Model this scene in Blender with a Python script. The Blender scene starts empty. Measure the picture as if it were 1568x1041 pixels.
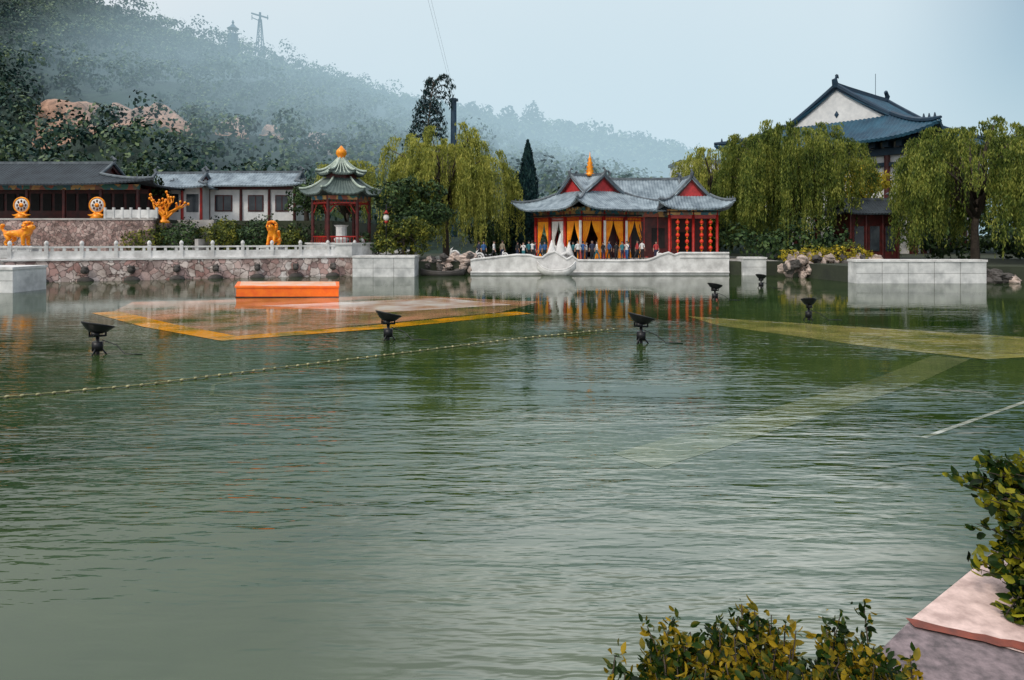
import bpy, math, random
import numpy as np
from mathutils import Vector, Matrix, noise
random.seed(7); rng=np.random.default_rng(7)
scene=bpy.context.scene
def link(o,parent=None):
    scene.collection.objects.link(o)
    if parent: o.parent=parent
    return o
def empty(name,loc=(0,0,0),rz=0):
    e=bpy.data.objects.new(name,None); e.location=loc; e.rotation_euler[2]=rz; e.empty_display_size=.5
    return link(e)
# ---------------------------------------------------------------- materials
def nodes(name):
    m=bpy.data.materials.new(name); m.use_nodes=True; nt=m.node_tree
    return m,nt,nt.nodes['Principled BSDF']
def ramp(nt,src,stops):
    r=nt.nodes.new('ShaderNodeValToRGB'); nt.links.new(src,r.inputs[0])
    el=r.color_ramp.elements
    while len(el)<len(stops): el.new(.5)
    for e,(p,c) in zip(el,stops): e.position=p; e.color=(*c,1)
    return r.outputs[0]
def noise_n(nt,scale,detail=4,rough=.6,vec=None,dist=0):
    n=nt.nodes.new('ShaderNodeTexNoise'); n.inputs['Scale'].default_value=scale; n.inputs['Detail'].default_value=detail
    n.inputs['Roughness'].default_value=rough; n.inputs['Distortion'].default_value=dist
    if vec is None:
        g=nt.nodes.new('ShaderNodeNewGeometry'); vec=g.outputs['Position']
    nt.links.new(vec,n.inputs['Vector']); return n.outputs['Fac']
def bump(nt,h,b,strength=.5,dist=.03):
    n=nt.nodes.new('ShaderNodeBump'); n.inputs['Strength'].default_value=strength; n.inputs['Distance'].default_value=dist
    nt.links.new(h,n.inputs['Height']); nt.links.new(n.outputs[0],b.inputs['Normal'])
def mat(name,c1,c2=None,rough=.7,scale=3,bd=.02,metal=0,lo=.35,hi=.65):
    m,nt,b=nodes(name); c2=c2 or tuple(x*.7 for x in c1)
    f=noise_n(nt,scale,6); nt.links.new(ramp(nt,f,[(lo,c2),(hi,c1)]),b.inputs['Base Color'])
    b.inputs['Roughness'].default_value=rough; b.inputs['Metallic'].default_value=metal
    if bd: bump(nt,noise_n(nt,scale*5,4),b,.6,bd)
    return m
def rubble(name,scale,cols,mortar,md=.06):
    m,nt,b=nodes(name)
    g=nt.nodes.new('ShaderNodeNewGeometry')
    nn=nt.nodes.new('ShaderNodeTexNoise'); nn.inputs['Scale'].default_value=1.7; nn.inputs['Detail'].default_value=3; nt.links.new(g.outputs['Position'],nn.inputs['Vector'])
    ad=nt.nodes.new('ShaderNodeVectorMath'); ad.operation='MULTIPLY_ADD'; nt.links.new(nn.outputs['Color'],ad.inputs[0]); ad.inputs[1].default_value=(.7,.7,.7); nt.links.new(g.outputs['Position'],ad.inputs[2])
    v=nt.nodes.new('ShaderNodeTexVoronoi'); v.inputs['Scale'].default_value=scale; nt.links.new(ad.outputs[0],v.inputs['Vector'])
    e=nt.nodes.new('ShaderNodeTexVoronoi'); e.feature='DISTANCE_TO_EDGE'; e.inputs['Scale'].default_value=scale; nt.links.new(ad.outputs[0],e.inputs['Vector'])
    s=nt.nodes.new('ShaderNodeSeparateColor'); nt.links.new(v.outputs['Color'],s.inputs[0])
    c=ramp(nt,s.outputs[0],[(i/(len(cols)-1),k) for i,k in enumerate(cols)])
    w=ramp(nt,e.outputs['Distance'],[(0,(0,0,0)),(md,(1,1,1))])
    mx=nt.nodes.new('ShaderNodeMix'); mx.data_type='RGBA'; nt.links.new(w,mx.inputs[0]); mx.inputs[6].default_value=(*mortar,1); nt.links.new(c,mx.inputs[7])
    st=noise_n(nt,.9,6,.7); m2=nt.nodes.new('ShaderNodeMix'); m2.data_type='RGBA'; m2.blend_type='MULTIPLY'; m2.inputs[0].default_value=.9
    nt.links.new(mx.outputs[2],m2.inputs[6]); nt.links.new(ramp(nt,st,[(.38,(.45,.40,.38)),(.58,(1,1,1))]),m2.inputs[7])
    nt.links.new(m2.outputs[2],b.inputs['Base Color']); b.inputs['Roughness'].default_value=.85
    bump(nt,w,b,.8,.07); return m
def leafmat(name,dark,mid,light,scale=.6,trans=.3):
    m,nt,b=nodes(name)
    g=nt.nodes.new('ShaderNodeNewGeometry')
    f=noise_n(nt,scale,3)
    a=nt.nodes.new('ShaderNodeMath'); a.operation='MULTIPLY_ADD'; nt.links.new(g.outputs['Random Per Island'],a.inputs[0]); a.inputs[1].default_value=.36
    nt.links.new(f,a.inputs[2])
    c=ramp(nt,a.outputs[0],[(.42,dark),(.66,mid),(.88,light)])
    nt.links.new(c,b.inputs['Base Color']); b.inputs['Roughness'].default_value=.55; b.inputs['Specular IOR Level'].default_value=.2
    if trans>0:
        t=nt.nodes.new('ShaderNodeBsdfTranslucent'); nt.links.new(c,t.inputs[0])
        x=nt.nodes.new('ShaderNodeMixShader'); x.inputs[0].default_value=trans
        nt.links.new(b.outputs[0],x.inputs[1]); nt.links.new(t.outputs[0],x.inputs[2]); nt.links.new(x.outputs[0],nt.nodes['Material Output'].inputs[0])
    return m
M={}
M['marble']=mat('white_marble',(.82,.81,.80),(.50,.49,.48),.6,1.3,.01)
M['marble_band']=mat('pale_stone_block',(.78,.78,.77),(.42,.43,.43),.6,.9,.01)
M['rubble']=rubble('rubble_stone',1.9,[(.74,.52,.48),(.32,.22,.21),(.84,.73,.68),(.52,.30,.27),(.86,.80,.77)],(.17,.13,.12),.05)
M['wallbrick']=rubble('old_brick',3.0,[(.46,.30,.27),(.22,.16,.15),(.56,.43,.39),(.33,.22,.20)],(.13,.11,.10))
M['paving']=mat('paving',(.45,.43,.41),(.28,.27,.26),.8,.8,.01)
M['soil']=mat('soil',(.045,.055,.03),(.022,.028,.018),.9,.5,.05)
M['tile']=mat('grey_roof_tile',(.30,.37,.42),(.11,.15,.185),.5,1.1,.02)
M['tile_k']=mat('green_grey_tile',(.11,.15,.14),(.045,.07,.065),.5,1.1,.02)
M['tile_dark']=mat('dark_roof_tile',(.032,.046,.058),(.014,.021,.03),.75,1.0,.02)
M['tile_teal']=mat('teal_roof_tile',(.018,.085,.14),(.007,.042,.08),.6,.5,.02)
M['ridge']=mat('ridge_tile',(.15,.18,.20),(.065,.08,.10),.6,2,.02)
M['ridge_pale']=mat('pale_ridge_tile',(.52,.60,.52),(.28,.35,.30),.6,2,.02)
M['ridge_teal']=mat('teal_ridge',(.010,.042,.08),(.005,.024,.05),.6,1,.02)
M['red']=mat('red_lacquer',(.48,.024,.015),(.24,.013,.011),.4,2,.003)
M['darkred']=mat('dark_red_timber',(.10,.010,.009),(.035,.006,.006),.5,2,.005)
M['gablered']=mat('gable_red',(.58,.04,.045),(.36,.028,.03),.5,3,.005)
M['lantern']=mat('lantern_silk',(.9,.05,.015),(.65,.03,.012),.5,4,.0)
M['gold']=mat('gold_paint',(1.0,.38,.006),(.75,.19,.005),.35,4,.01,.2)
M['curtain']=mat('yellow_curtain',(1.0,.43,.01),(.88,.26,.006),.7,2,.004)
M['whitecloth']=mat('white_cloth',(.8,.78,.74),(.62,.6,.57),.8,2,.004)
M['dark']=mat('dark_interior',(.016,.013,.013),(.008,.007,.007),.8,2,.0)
M['black']=mat('black_metal',(.012,.013,.016),(.007,.007,.009),.4,6,.002,.3)
M['white']=mat('white_plaster',(.80,.80,.80),(.62,.63,.64),.8,1,.004)
M['glass']=mat('window_glass',(.04,.055,.065),(.02,.025,.035),.12,1,.0)
M['orange']=mat('orange_board',(.98,.20,.005),(.85,.12,.004),.5,2,.004)
M['stagetop']=mat('stage_top',(.75,.55,.45),(.85,.30,.08),.4,1.2,.004)
M['bark']=mat('bark',(.08,.06,.045),(.035,.027,.022),.9,4,.03)
M['rock']=mat('rock',(.58,.46,.40),(.22,.18,.16),.85,1.2,.06)
M['darkrock']=mat('dark_rock',(.10,.09,.085),(.04,.036,.032),.85,1.2,.06)
M['steel']=mat('steel_blue',(.02,.06,.11),(.012,.04,.07),.5,1,.0)
m,nt,b=nodes('bare_earth'); g=nt.nodes.new('ShaderNodeNewGeometry'); mp=nt.nodes.new('ShaderNodeMapping'); mp.inputs['Scale'].default_value=(.35,.35,.10); nt.links.new(g.outputs['Position'],mp.inputs[0])
nt.links.new(ramp(nt,noise_n(nt,1.2,8,.75,mp.outputs[0],.6),[(.36,(.06,.055,.035)),(.46,(.28,.16,.11)),(.64,(.50,.30,.21))]),b.inputs['Base Color']); b.inputs['Roughness'].default_value=.95; bump(nt,noise_n(nt,.9,6),b,.6,.5); M['cliff']=m
m,nt,b=nodes('painted_beam'); tc=nt.nodes.new('ShaderNodeTexCoord')
v=nt.nodes.new('ShaderNodeTexVoronoi'); v.inputs['Scale'].default_value=2.2; nt.links.new(tc.outputs['Object'],v.inputs['Vector'])
s=nt.nodes.new('ShaderNodeSeparateColor'); nt.links.new(v.outputs['Color'],s.inputs[0])
nt.links.new(ramp(nt,s.outputs[0],[(0,(.03,.10,.18)),(.35,(.03,.15,.11)),(.6,(.32,.07,.04)),(.85,(.5,.30,.10))]),b.inputs['Base Color']); M['beam']=m
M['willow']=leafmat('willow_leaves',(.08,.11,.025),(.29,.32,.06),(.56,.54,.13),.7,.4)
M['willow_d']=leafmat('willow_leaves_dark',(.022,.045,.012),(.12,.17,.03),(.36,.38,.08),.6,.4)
M['broad']=leafmat('broad_leaves',(.006,.018,.008),(.025,.055,.02),(.08,.13,.04),.7,0)
M['yellowleaf']=leafmat('autumn_leaves',(.15,.14,.02),(.42,.35,.03),(.6,.44,.04),.7,.35)
M['hedge']=leafmat('hedge_leaves',(.014,.026,.007),(.08,.11,.02),(.28,.27,.04),1.0,.2)
M['conifer']=leafmat('conifer_needles',(.003,.014,.020),(.008,.034,.038),(.025,.065,.06),1,0)
M['forest']=leafmat('forest_leaves',(.003,.018,.022),(.022,.062,.048),(.12,.17,.075),.06,0)  # bluish leaf tones carry part of the hillside haze in their colour
M['nearleaf']=leafmat('shrub_leaves',(.004,.012,.003),(.022,.055,.006),(.36,.24,.012),7,.3)
M['nearleaf_d']=leafmat('boxwood_leaves',(.002,.008,.002),(.018,.048,.006),(.32,.30,.018),9,.25)
# ---------------------------------------------------------------- mesh builder
class MB:
    def __init__(s): s.v=[];s.f=[];s.m=[];s.T=Matrix()
    def add(s,vs,fs,m=0):
        o=len(s.v); s.v+=[tuple(s.T@Vector(v)) for v in vs]; s.f+=[tuple(i+o for i in f) for f in fs]; s.m+=[m]*len(fs)
    def box(s,x0,x1,y0,y1,z0,z1,m=0):
        vs=[(x,y,z) for z in (z0,z1) for y in (y0,y1) for x in (x0,x1)]
        s.add(vs,[(0,2,3,1),(4,5,7,6),(0,1,5,4),(2,6,7,3),(0,4,6,2),(1,3,7,5)],m)
    def grid(s,fn,nu,nv,m=0):
        s.add([fn(i/nu,j/nv) for j in range(nv+1) for i in range(nu+1)],
              [(j*(nu+1)+i,j*(nu+1)+i+1,(j+1)*(nu+1)+i+1,(j+1)*(nu+1)+i) for j in range(nv) for i in range(nu)],m)
    def tube(s,pts,r,n=8,m=0,cap=True):
        pts=[Vector(p) for p in pts]; k=len(pts); rr=r if isinstance(r,(list,tuple)) else [r]*k
        vs=[];fs=[]
        for i,p in enumerate(pts):
            d=(pts[min(i+1,k-1)]-pts[max(i-1,0)]).normalized()
            a=d.orthogonal() if abs(d.z)>.95 else d.cross(Vector((0,0,1)))
            a.normalize(); c=d.cross(a)
            for j in range(n):
                t=2*math.pi*(j+.5)/n; vs.append(p+(a*math.cos(t)+c*math.sin(t))*rr[i])
        for i in range(k-1):
            for j in range(n): fs.append((i*n+j,i*n+(j+1)%n,(i+1)*n+(j+1)%n,(i+1)*n+j))
        if cap: fs.append(tuple(range(n))[::-1]); fs.append(tuple(range((k-1)*n,k*n)))
        s.add(vs,fs,m)
    def lathe(s,c,prof,n=16,m=0,sx=1,sy=1):
        vs=[(c[0]+r*sx*math.cos(2*math.pi*j/n),c[1]+r*sy*math.sin(2*math.pi*j/n),c[2]+z) for r,z in prof for j in range(n)]
        fs=[(i*n+j,i*n+(j+1)%n,(i+1)*n+(j+1)%n,(i+1)*n+j) for i in range(len(prof)-1) for j in range(n)]
        fs.append(tuple(range(n))[::-1]); fs.append(tuple(range((len(prof)-1)*n,len(prof)*n)))
        s.add(vs,fs,m)
    def ell(s,c,r,m=0,n=12,k=7):
        prof=[(max(math.sin(math.pi*i/k),.001),-math.cos(math.pi*i/k)) for i in range(k+1)]
        s.lathe(c,[(a*r[0],z*r[2]) for a,z in prof],n,m,1,r[1]/r[0])
    def obj(s,name,mats,parent=None,smooth=False,loc=None,bev=0):
        me=bpy.data.meshes.new(name); me.from_pydata(s.v,[],s.f)
        for q in mats: me.materials.append(M[q] if isinstance(q,str) else q)
        me.polygons.foreach_set('material_index',s.m)
        if smooth: me.polygons.foreach_set('use_smooth',[True]*len(s.f))
        me.update(); o=bpy.data.objects.new(name,me); link(o,parent)
        if loc: o.location=loc
        if bev:
            q=o.modifiers.new('b','BEVEL'); q.width=bev; q.segments=2; q.limit_method='ANGLE'
        return o
def npmesh(name,V,F,mats,parent=None,mi=None):
    me=bpy.data.meshes.new(name); n=len(F); k=F.shape[1]
    me.vertices.add(len(V)); me.vertices.foreach_set('co',V.astype(np.float32).ravel())
    me.loops.add(n*k); me.loops.foreach_set('vertex_index',F.astype(np.int32).ravel())
    me.polygons.add(n); me.polygons.foreach_set('loop_start',np.arange(0,n*k,k,dtype=np.int32))
    for q in mats: me.materials.append(M[q])
    if mi is not None: me.polygons.foreach_set('material_index',mi.astype(np.int32))
    me.update(calc_edges=True); me.validate()
    o=bpy.data.objects.new(name,me); return link(o,parent)
def unit(a): return a/np.maximum(np.linalg.norm(a,axis=-1,keepdims=True),1e-9)
def diamonds(C,A,B):
    V=np.stack([C-A,C+B,C+A,C-B],1).reshape(-1,3); F=np.arange(len(C)*4).reshape(-1,4); return V,F
def leafset(P,N,size,asp=.5,jit=.8,droop=.3):
    n=len(P); nn=unit(N+rng.normal(0,jit,(n,3)))
    a=np.cross(nn,rng.normal(0,1,(n,3))); a[:,2]-=droop; a=unit(a-nn*(a*nn).sum(1,keepdims=True)); b=np.cross(nn,a)
    s=size*rng.uniform(.6,1.35,(n,1)); return diamonds(P,a*s,b*s*asp)
def blobpts(c,r,n,inner=.55):
    d=unit(rng.normal(0,1,(n,3))); 
    k=rng.uniform(inner,1.0,(n,1))**.5
    w=1+.16*np.sin(d[:,:1]*5+c[0])+.13*np.sin(d[:,1:2]*6+c[1])+.1*np.sin(d[:,2:]*7+c[0]*3)
    return np.array(c)+d*k*w*np.array(r),d
def limbs(mb,base,top,r,targets,m=0):
    b=Vector(base);t=Vector(top); mid=b.lerp(t,.5)+Vector((random.uniform(-.2,.2),random.uniform(-.2,.2),0))
    mb.tube([b+Vector((0,0,-.3)),b+Vector((0,0,.3)),mid,t],[r*1.5,r*1.15,r*.9,r*.7],8,m)
    for q in targets:
        q=Vector(q); k=mid.lerp(t,random.uniform(.2,1)); h=k.lerp(q,.5)+Vector((0,0,.25*(q-k).length*.5))
        mb.tube([k,h,q],[r*.5,r*.3,r*.08],6,m)
def tree(name,x,y,z,h,blobs,mt,leaf=.2,dens=22,trunk=.22,asp=.55):
    e=empty(name,(x,y,z)); mb=MB()
    limbs(mb,(0,0,0),(0,0,h*.62),trunk,[c for c,r in blobs]); mb.obj('trunk_and_limbs',['bark'],e,True)
    Vs=[];Fs=[];o=0
    for c,r in blobs:
        n=int(dens*4*math.pi*((r[0]*r[1]+r[0]*r[2]+r[1]*r[2])/3)*(.2/leaf)**2*.6)
        P,N=blobpts(c,r,n); V,F=leafset(P,N,leaf,asp); Vs.append(V);Fs.append(F+o);o+=len(V)
    npmesh('crown',np.concatenate(Vs),np.concatenate(Fs),[mt],e); return e
def rblobs(R,zc,H,n,rs=(.35,.55),seed=0):
    rr=random.Random(seed); out=[]
    for i in range(n):
        a=rr.uniform(0,6.28); q=rr.random()**.6*R*.68; zz=zc+rr.uniform(-1,1)*H*.62*math.sqrt(max(0,1-(q/R)**2))
        s=R*rr.uniform(*rs); out.append(((q*math.cos(a),q*math.sin(a),zz),(s,s,s*.75)))
    return out
def willow(name,x,y,z,R,H,mt,nb=90,ns=13,seed=1,low=.05):
    rr=np.random.default_rng(seed); e=empty(name,(x,y,z)); mb=MB(); tips=[]
    Cs=[];As=[];Bs=[]
    for i in range(nb):
        a=rr.uniform(0,2*np.pi); q=R*np.sqrt(rr.uniform(.02,1)); lump=1+.13*np.sin(a*3+seed)+.12*np.sin(a*7+seed*2)
        q*=lump*.93; zt=H*(.48+.52*np.sqrt(max(0,1-(q/(R*1.2))**2)))*(1+rr.uniform(-.24,.07))
        tips.append((q*np.cos(a),q*np.sin(a),zt-.2))
        zl0=H*(low+rr.uniform(0,.42)) 
        for k in range(ns):
            ox,oy=rr.normal(0,.24,2); L=(zt-zl0)*rr.uniform(.4,1.05); n=int(L/.13)+3
            t=np.linspace(0,1,n); out=.85*(1-np.exp(-t*4)); sw=rr.normal(0,.2)
            px=q*np.cos(a)+ox+np.cos(a)*out+sw*t**2+rr.normal(0,.05,n)
            py=q*np.sin(a)+oy+np.sin(a)*out+rr.normal(0,.05,n)
            pz=zt+.7*np.sin(np.minimum(t*7,np.pi))*rr.uniform(.1,1.2)-L*t+rr.normal(0,.05,n)
            C=np.stack([px,py,pz],1)
            A=np.stack([rr.normal(0,.35,n),rr.normal(0,.35,n),-np.ones(n)],1); A=unit(A)
            B=unit(np.cross(A,rr.normal(0,1,(n,3)))); s=rr.uniform(.08,.2,(n,1))
            Cs.append(C);As.append(A*s);Bs.append(B*s*.32)
    V,F=diamonds(np.concatenate(Cs),np.concatenate(As),np.concatenate(Bs))
    limbs(mb,(0,0,0),(.3,0,H*.5),.32,tips[::2]); mb.obj('trunk_and_limbs',['bark'],e,True)
    npmesh('hanging_foliage',V,F,[mt],e); return e
# ---------------------------------------------------------------- chinese roof
def roof(name,L,W,R,tg,z0,z1,up,parent,mt='tile',rm='ridge',gm='gablered',tstart=0,pw=1.35,rz=0,loc=(0,0,0),rr=.13,step=.3,solid=.14):
    e=empty(name,loc,rz); e.parent=parent
    def hl(t): return L+(R-L)*min(t/tg,1)
    def zz(t,s): return z0+(z1-z0)*t**pw+up*abs(s)**5*(1-t)**3
    def fx(t,s): return 1+.05*abs(s)**5*(1-t)**3
    sub=step/4; A=step*.24
    cor=lambda q:A*(.5+.5*math.cos(2*math.pi*q/step))
    mb=MB(); nt_=10
    for sg in (-1,1):
        n=int(2*L/sub); cols=[]
        for i in range(n+1):
            x=-L+2*L*i/n; tm=1 if abs(x)<=R else tg*(L-abs(x))/(L-R)
            if tm<tstart: continue
            col=[]
            for j in range(nt_+1):
                t=tstart+(tm-tstart)*j/nt_; s=min(1,abs(x)/hl(t)); k=fx(t,s)
                col.append((x*k,sg*W*(1-t)*k,zz(t,s)+cor(x)))
            cols.append(col)
        vs=[p for c in cols for p in c]; k=nt_+1
        fs=[(i*k+j,(i+1)*k+j,(i+1)*k+j+1,i*k+j+1) if sg<0 else (i*k+j,i*k+j+1,(i+1)*k+j+1,(i+1)*k+j) for i in range(len(cols)-1) for j in range(nt_)]
        mb.add(vs,fs)
        if tstart==0:
            n=int(2*W/sub); cols=[]
            for i in range(n+1):
                y=-W+2*W*i/n; tm=min(tg,1-abs(y)/W); col=[]
                for j in range(nt_+1):
                    t=tm*j/nt_; s=min(1,abs(y)/max(W*(1-t),1e-4)); k=fx(t,s); col.append((sg*hl(t)*k,y*k,zz(t,s)+cor(y)))
                cols.append(col)
            vs=[p for c in cols for p in c]; k=nt_+1
            fs=[(i*k+j,(i+1)*k+j,(i+1)*k+j+1,i*k+j+1) if sg>0 else (i*k+j,i*k+j+1,(i+1)*k+j+1,(i+1)*k+j) for i in range(len(cols)-1) for j in range(nt_)]
            mb.add(vs,fs)
    o=mb.obj('tiles',[mt],e)
    q=o.modifiers.new('s','SOLIDIFY'); q.thickness=solid; q.offset=-1; q.use_even_offset=False
    rb=MB(); h=rr
    rb.tube([(-R,0,z1+h*.8),(-R*.6,0,z1+h*.6),(R*.6,0,z1+h*.6),(R,0,z1+h*.8)],h*1.35,4)
    for sx in (-1,1):
        rb.tube([(sx*(R-.05),0,z1),(sx*(R+h),0,z1+h*3),(sx*(R-h*1.2),0,z1+h*5.2),(sx*(R-h*3),0,z1+h*4.4)],[h*1.5,h*1.3,h*.9,h*.2],6)
        for sy in (-1,1):
            if tstart==0:
                rb.tube([(sx*hl(t)*fx(t,1),sy*W*(1-t)*fx(t,1),zz(t,1)+h*.9) for t in [tg*i/8 for i in range(9)]],[h*.6]+[h]*8,6)
                for g in range(3):
                    t=.05+.05*g; rb.tube([(sx*hl(t)*fx(t,1),sy*W*(1-t)*fx(t,1),zz(t,1)+h*1.2+dz) for dz in (0,h*2.2)],[h*.7,h*.2],5)
            if tg<1: rb.tube([(sx*(R-.03),sy*W*(1-t),zz(t,0)+h*.9) for t in [tg+(1-tg)*i/6 for i in range(7)]],h,6)
    rb.obj('ridges',[rm],e)
    if tg<.99:
        gb=MB()
        for sx in (-1,1):
            x=sx*(R-.35); ts=[tg+(1-tg)*i/6 for i in range(7)]
            low=[(x,-W*(1-t),zz(t,0)-.12) for t in ts]; high=[(x,W*(1-t),zz(t,0)-.12) for t in ts]
            for i in range(6): gb.add([low[i],high[i],high[i+1],low[i+1]],[(0,1,2,3)])
            xx=sx*(R-.12)
            for sy in (-1,1):
                for i in range(6):
                    t0,t1=ts[i],ts[i+1]
                    gb.add([(xx,sy*W*(1-t0),zz(t0,0)-.1),(xx,sy*W*(1-t1),zz(t1,0)-.1),(xx,sy*W*(1-t1),zz(t1,0)-.4),(xx,sy*W*(1-t0),zz(t0,0)-.4)],[(0,1,2,3)],1)
            if gm=='white':
                gb.lathe((sx*(R-.3),0,zz(.75,0)-1.2),[(.02,-.5),(.35,0),(.02,.5)],6,1,.3,1)
        gb.obj('gable',[gm,'darkred' if gm!='white' else 'ridge_teal'],e)
    return e
# ================================================================ TERRAIN
mb=MB(); mb.add([(-1500,-400,-1.6),(1500,-400,-1.6),(1500,3000,-1.6),(-1500,3000,-1.6)],[(0,1,2,3)]); mb.obj('ground',['soil'])
shore=[(-160,41.8),(-30.6,41.8),(-37.5,48.5),(-37.5,50.4),(-14,60),(-8.4,60.6),(-6.5,61.8),(-3.7,61.3),(19.4,61.3),(20.2,60.4),(24,60),(25.3,51),(34.8,51),(60,48),(160,46)]
mb=MB(); n=len(shore); vs=[(x,y,1.2) for x,y in shore]+[(160,130,1.2),(-160,130,1.2)]+[(x,y,-1.5) for x,y in shore]
fs=[tuple(range(n+2))]+[(n+2+i,n+2+i+1,i+1,i) for i in range(n-1)]
mb.add(vs,fs); mb.obj('shore_terrain',['soil'])
mb=MB(); mb.box(-8.2,24,61.5,84,1.19,1.24); mb.obj('pavement',['paving'])
mb=MB()
def prism(mb,poly,z0,z1,m=0):
    k=len(poly); mb.add([(x,y,z0) for x,y in poly]+[(x,y,z1) for x,y in poly],[tuple(range(k))[::-1],tuple(range(k,2*k))]+[(i,(i+1)%k,k+(i+1)%k,k+i) for i in range(k)],m)
prism(mb,[(-80,51.2),(-37.4,51.2),(-14.2,60.6),(-12,61),(-12,90),(-80,90)],1,1.66); mb.obj('terrace_pavement',['paving'])
mb=MB(); prism(mb,[(-90,59.8),(-31.4,59.8),(-31.4,66),(-17.5,66.5),(-17.5,95),(-90,95)],1.5,4.95); mb.obj('upper_terrace',['soil'])
RX=np.array([-420,-300,-195,-145,-108,-88,-71,-46,-16,4,29,60,120,250]); RZ=np.array([118,112,101,86,76,69,61,53,41,32,22,12,4,2])
def hill(x,y):
    t=(y-88)/174.0; rz=float(np.interp(x,RX,RZ)); 
    if t<=0: s=0
    elif t<=1: s=t
    else: s=max(0,1-(t-1)*.8)
    nn=noise.fractal(Vector((x/45,y/45,0)),1,2,4)
    return 1.1+rz*s+nn*7*min(1,max(0,t*2.2))*(1 if t<.85 else .45)*min(1,rz/30)
def grid_obj(name,fn,x0,x1,y0,y1,nx,ny,mats):
    mb=MB(); mb.grid(lambda u,v:(x0+(x1-x0)*u,y0+(y1-y0)*v,fn(x0+(x1-x0)*u,y0+(y1-y0)*v)),nx,ny); return mb.obj(name,mats,None,True)
M['hillsoil']=mat('hill_undergrowth',(.02,.045,.03),(.010,.024,.02),.95,.15,.3)
grid_obj('hill',hill,-420,250,86,380,170,75,['hillsoil'])
FX=np.array([-300,-150,-84,-29,7,53,90,117,154,214,360,560]); FZ=np.array([120,115,98,88,79,72,67,60,52,45,26,10])
def hill2(x,y):
    t=(y-300)/190.; s=min(1,max(0,t)) if t<1 else max(0,1-(t-1)*.7)
    return .9+float(np.interp(x,FX,FZ))*s**.8+noise.fractal(Vector((x/60,y/60,5)),1,2,3)*6*min(1,max(0,t*3))
grid_obj('distant_hill',hill2,-300,560,298,640,120,50,['hillsoil'])
CL=[(-109,168,7.8,5.4),(-90,170,9.6,4.6),(-71,173,3.8,4.2),(-62,176,2.6,3.4),(-50,178,3.2,2.5)]
def forest(name,fn,pts,rad,nl,leaf,parent=None,mt='forest'):
    Vs=[];Fs=[];o=0
    for (x,y) in pts:
        skip=False; small=1
        for (cx,cy,w,h) in CL:
            dx=abs(x-cx*(y/cy))/(w*(y/cy))
            if dx<.95 and -25<y-cy<4 :
                if rng.uniform()<.88: skip=True
                else: small=.35
            elif dx<1.3 and -25<y-cy<6: small=.6
        if skip: continue
        z=fn(x,y); r=rng.uniform(*rad)*small; nb=2
        for k in range(nb):
            c=(x+rng.normal(0,r*.45),y+rng.normal(0,r*.45),z+r*rng.uniform(.6,1.3)); q=r*rng.uniform(.55,.95)
            P,N=blobpts(c,(q,q,q*.95),nl//nb,.7); keep=(N[:,1]<.55)&(N[:,2]>-.5); P=P[keep];N=N[keep]
            V,F=leafset(P,N,leaf,.7,.35,.1); Vs.append(V);Fs.append(F+o);o+=len(V)
    return npmesh(name,np.concatenate(Vs),np.concatenate(Fs),[mt],parent)
pts=[]
for yy in np.arange(92,275,4.6):
    for xx in np.arange(-.80*yy-8,.12*yy+30,4.9):
        x=xx+rng.uniform(-2.2,2.2); y=yy+rng.uniform(-2.2,2.2)
        if np.interp(x,RX,RZ)<8 and y>150: continue
        pts.append((x,y))
forest('hillside_forest',hill,pts,(1.6,4.6),150,.47)
pts=[(x+rng.uniform(-3,3),y+rng.uniform(-3,3)) for y in np.arange(395,505,9) for x in np.arange(-140,330,7)]
forest('distant_forest',hill2,pts,(3.5,6.5),80,1.3)
pts=[(x+rng.uniform(-1.5,1.5),y+rng.uniform(-1.5,1.5)) for y in (84,87.5,91) for x in np.arange(8,75,3.2)]
forest('tree_belt',lambda x,y:2.2+1.5*math.sin(x*.7)+1.2*math.sin(x*1.9),pts,(2.2,3.4),420,.3,None,'broad')
pts=[(x+rng.uniform(-1,1),y+rng.uniform(-.6,.6)) for y in (64.5,67) for x in np.arange(21.5,62,2.3) if not (31.5<x<38.5)]
forest('shrub_belt',lambda x,y:1.0+.4*math.sin(x),pts,(1.3,2.0),330,.2,None,'broad')
for (cx,cy,w,h) in CL:
    mb=MB()
    def f(u,v):
        y=cy-24+27*v; x=cx*(y/cy)+(u*2-1)*w*(1+.25*noise.noise(Vector((v*5,cx,0)))); e=max(0,1-abs(u*2-1)**3)
        st=1/(1+math.exp(-(v-.62+.12*noise.noise(Vector((x/3,cx,2))))*22))
        return (x,y,hill(x,y)+.1+e*(st*h*.9*(1-.9*max(0,v-.75)/.25))+.35*noise.noise(Vector((x/1.5,y/1.5,0))))
    mb.grid(f,50,50); mb.obj('bare_earth_patch',['cliff'],None,True)
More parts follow.
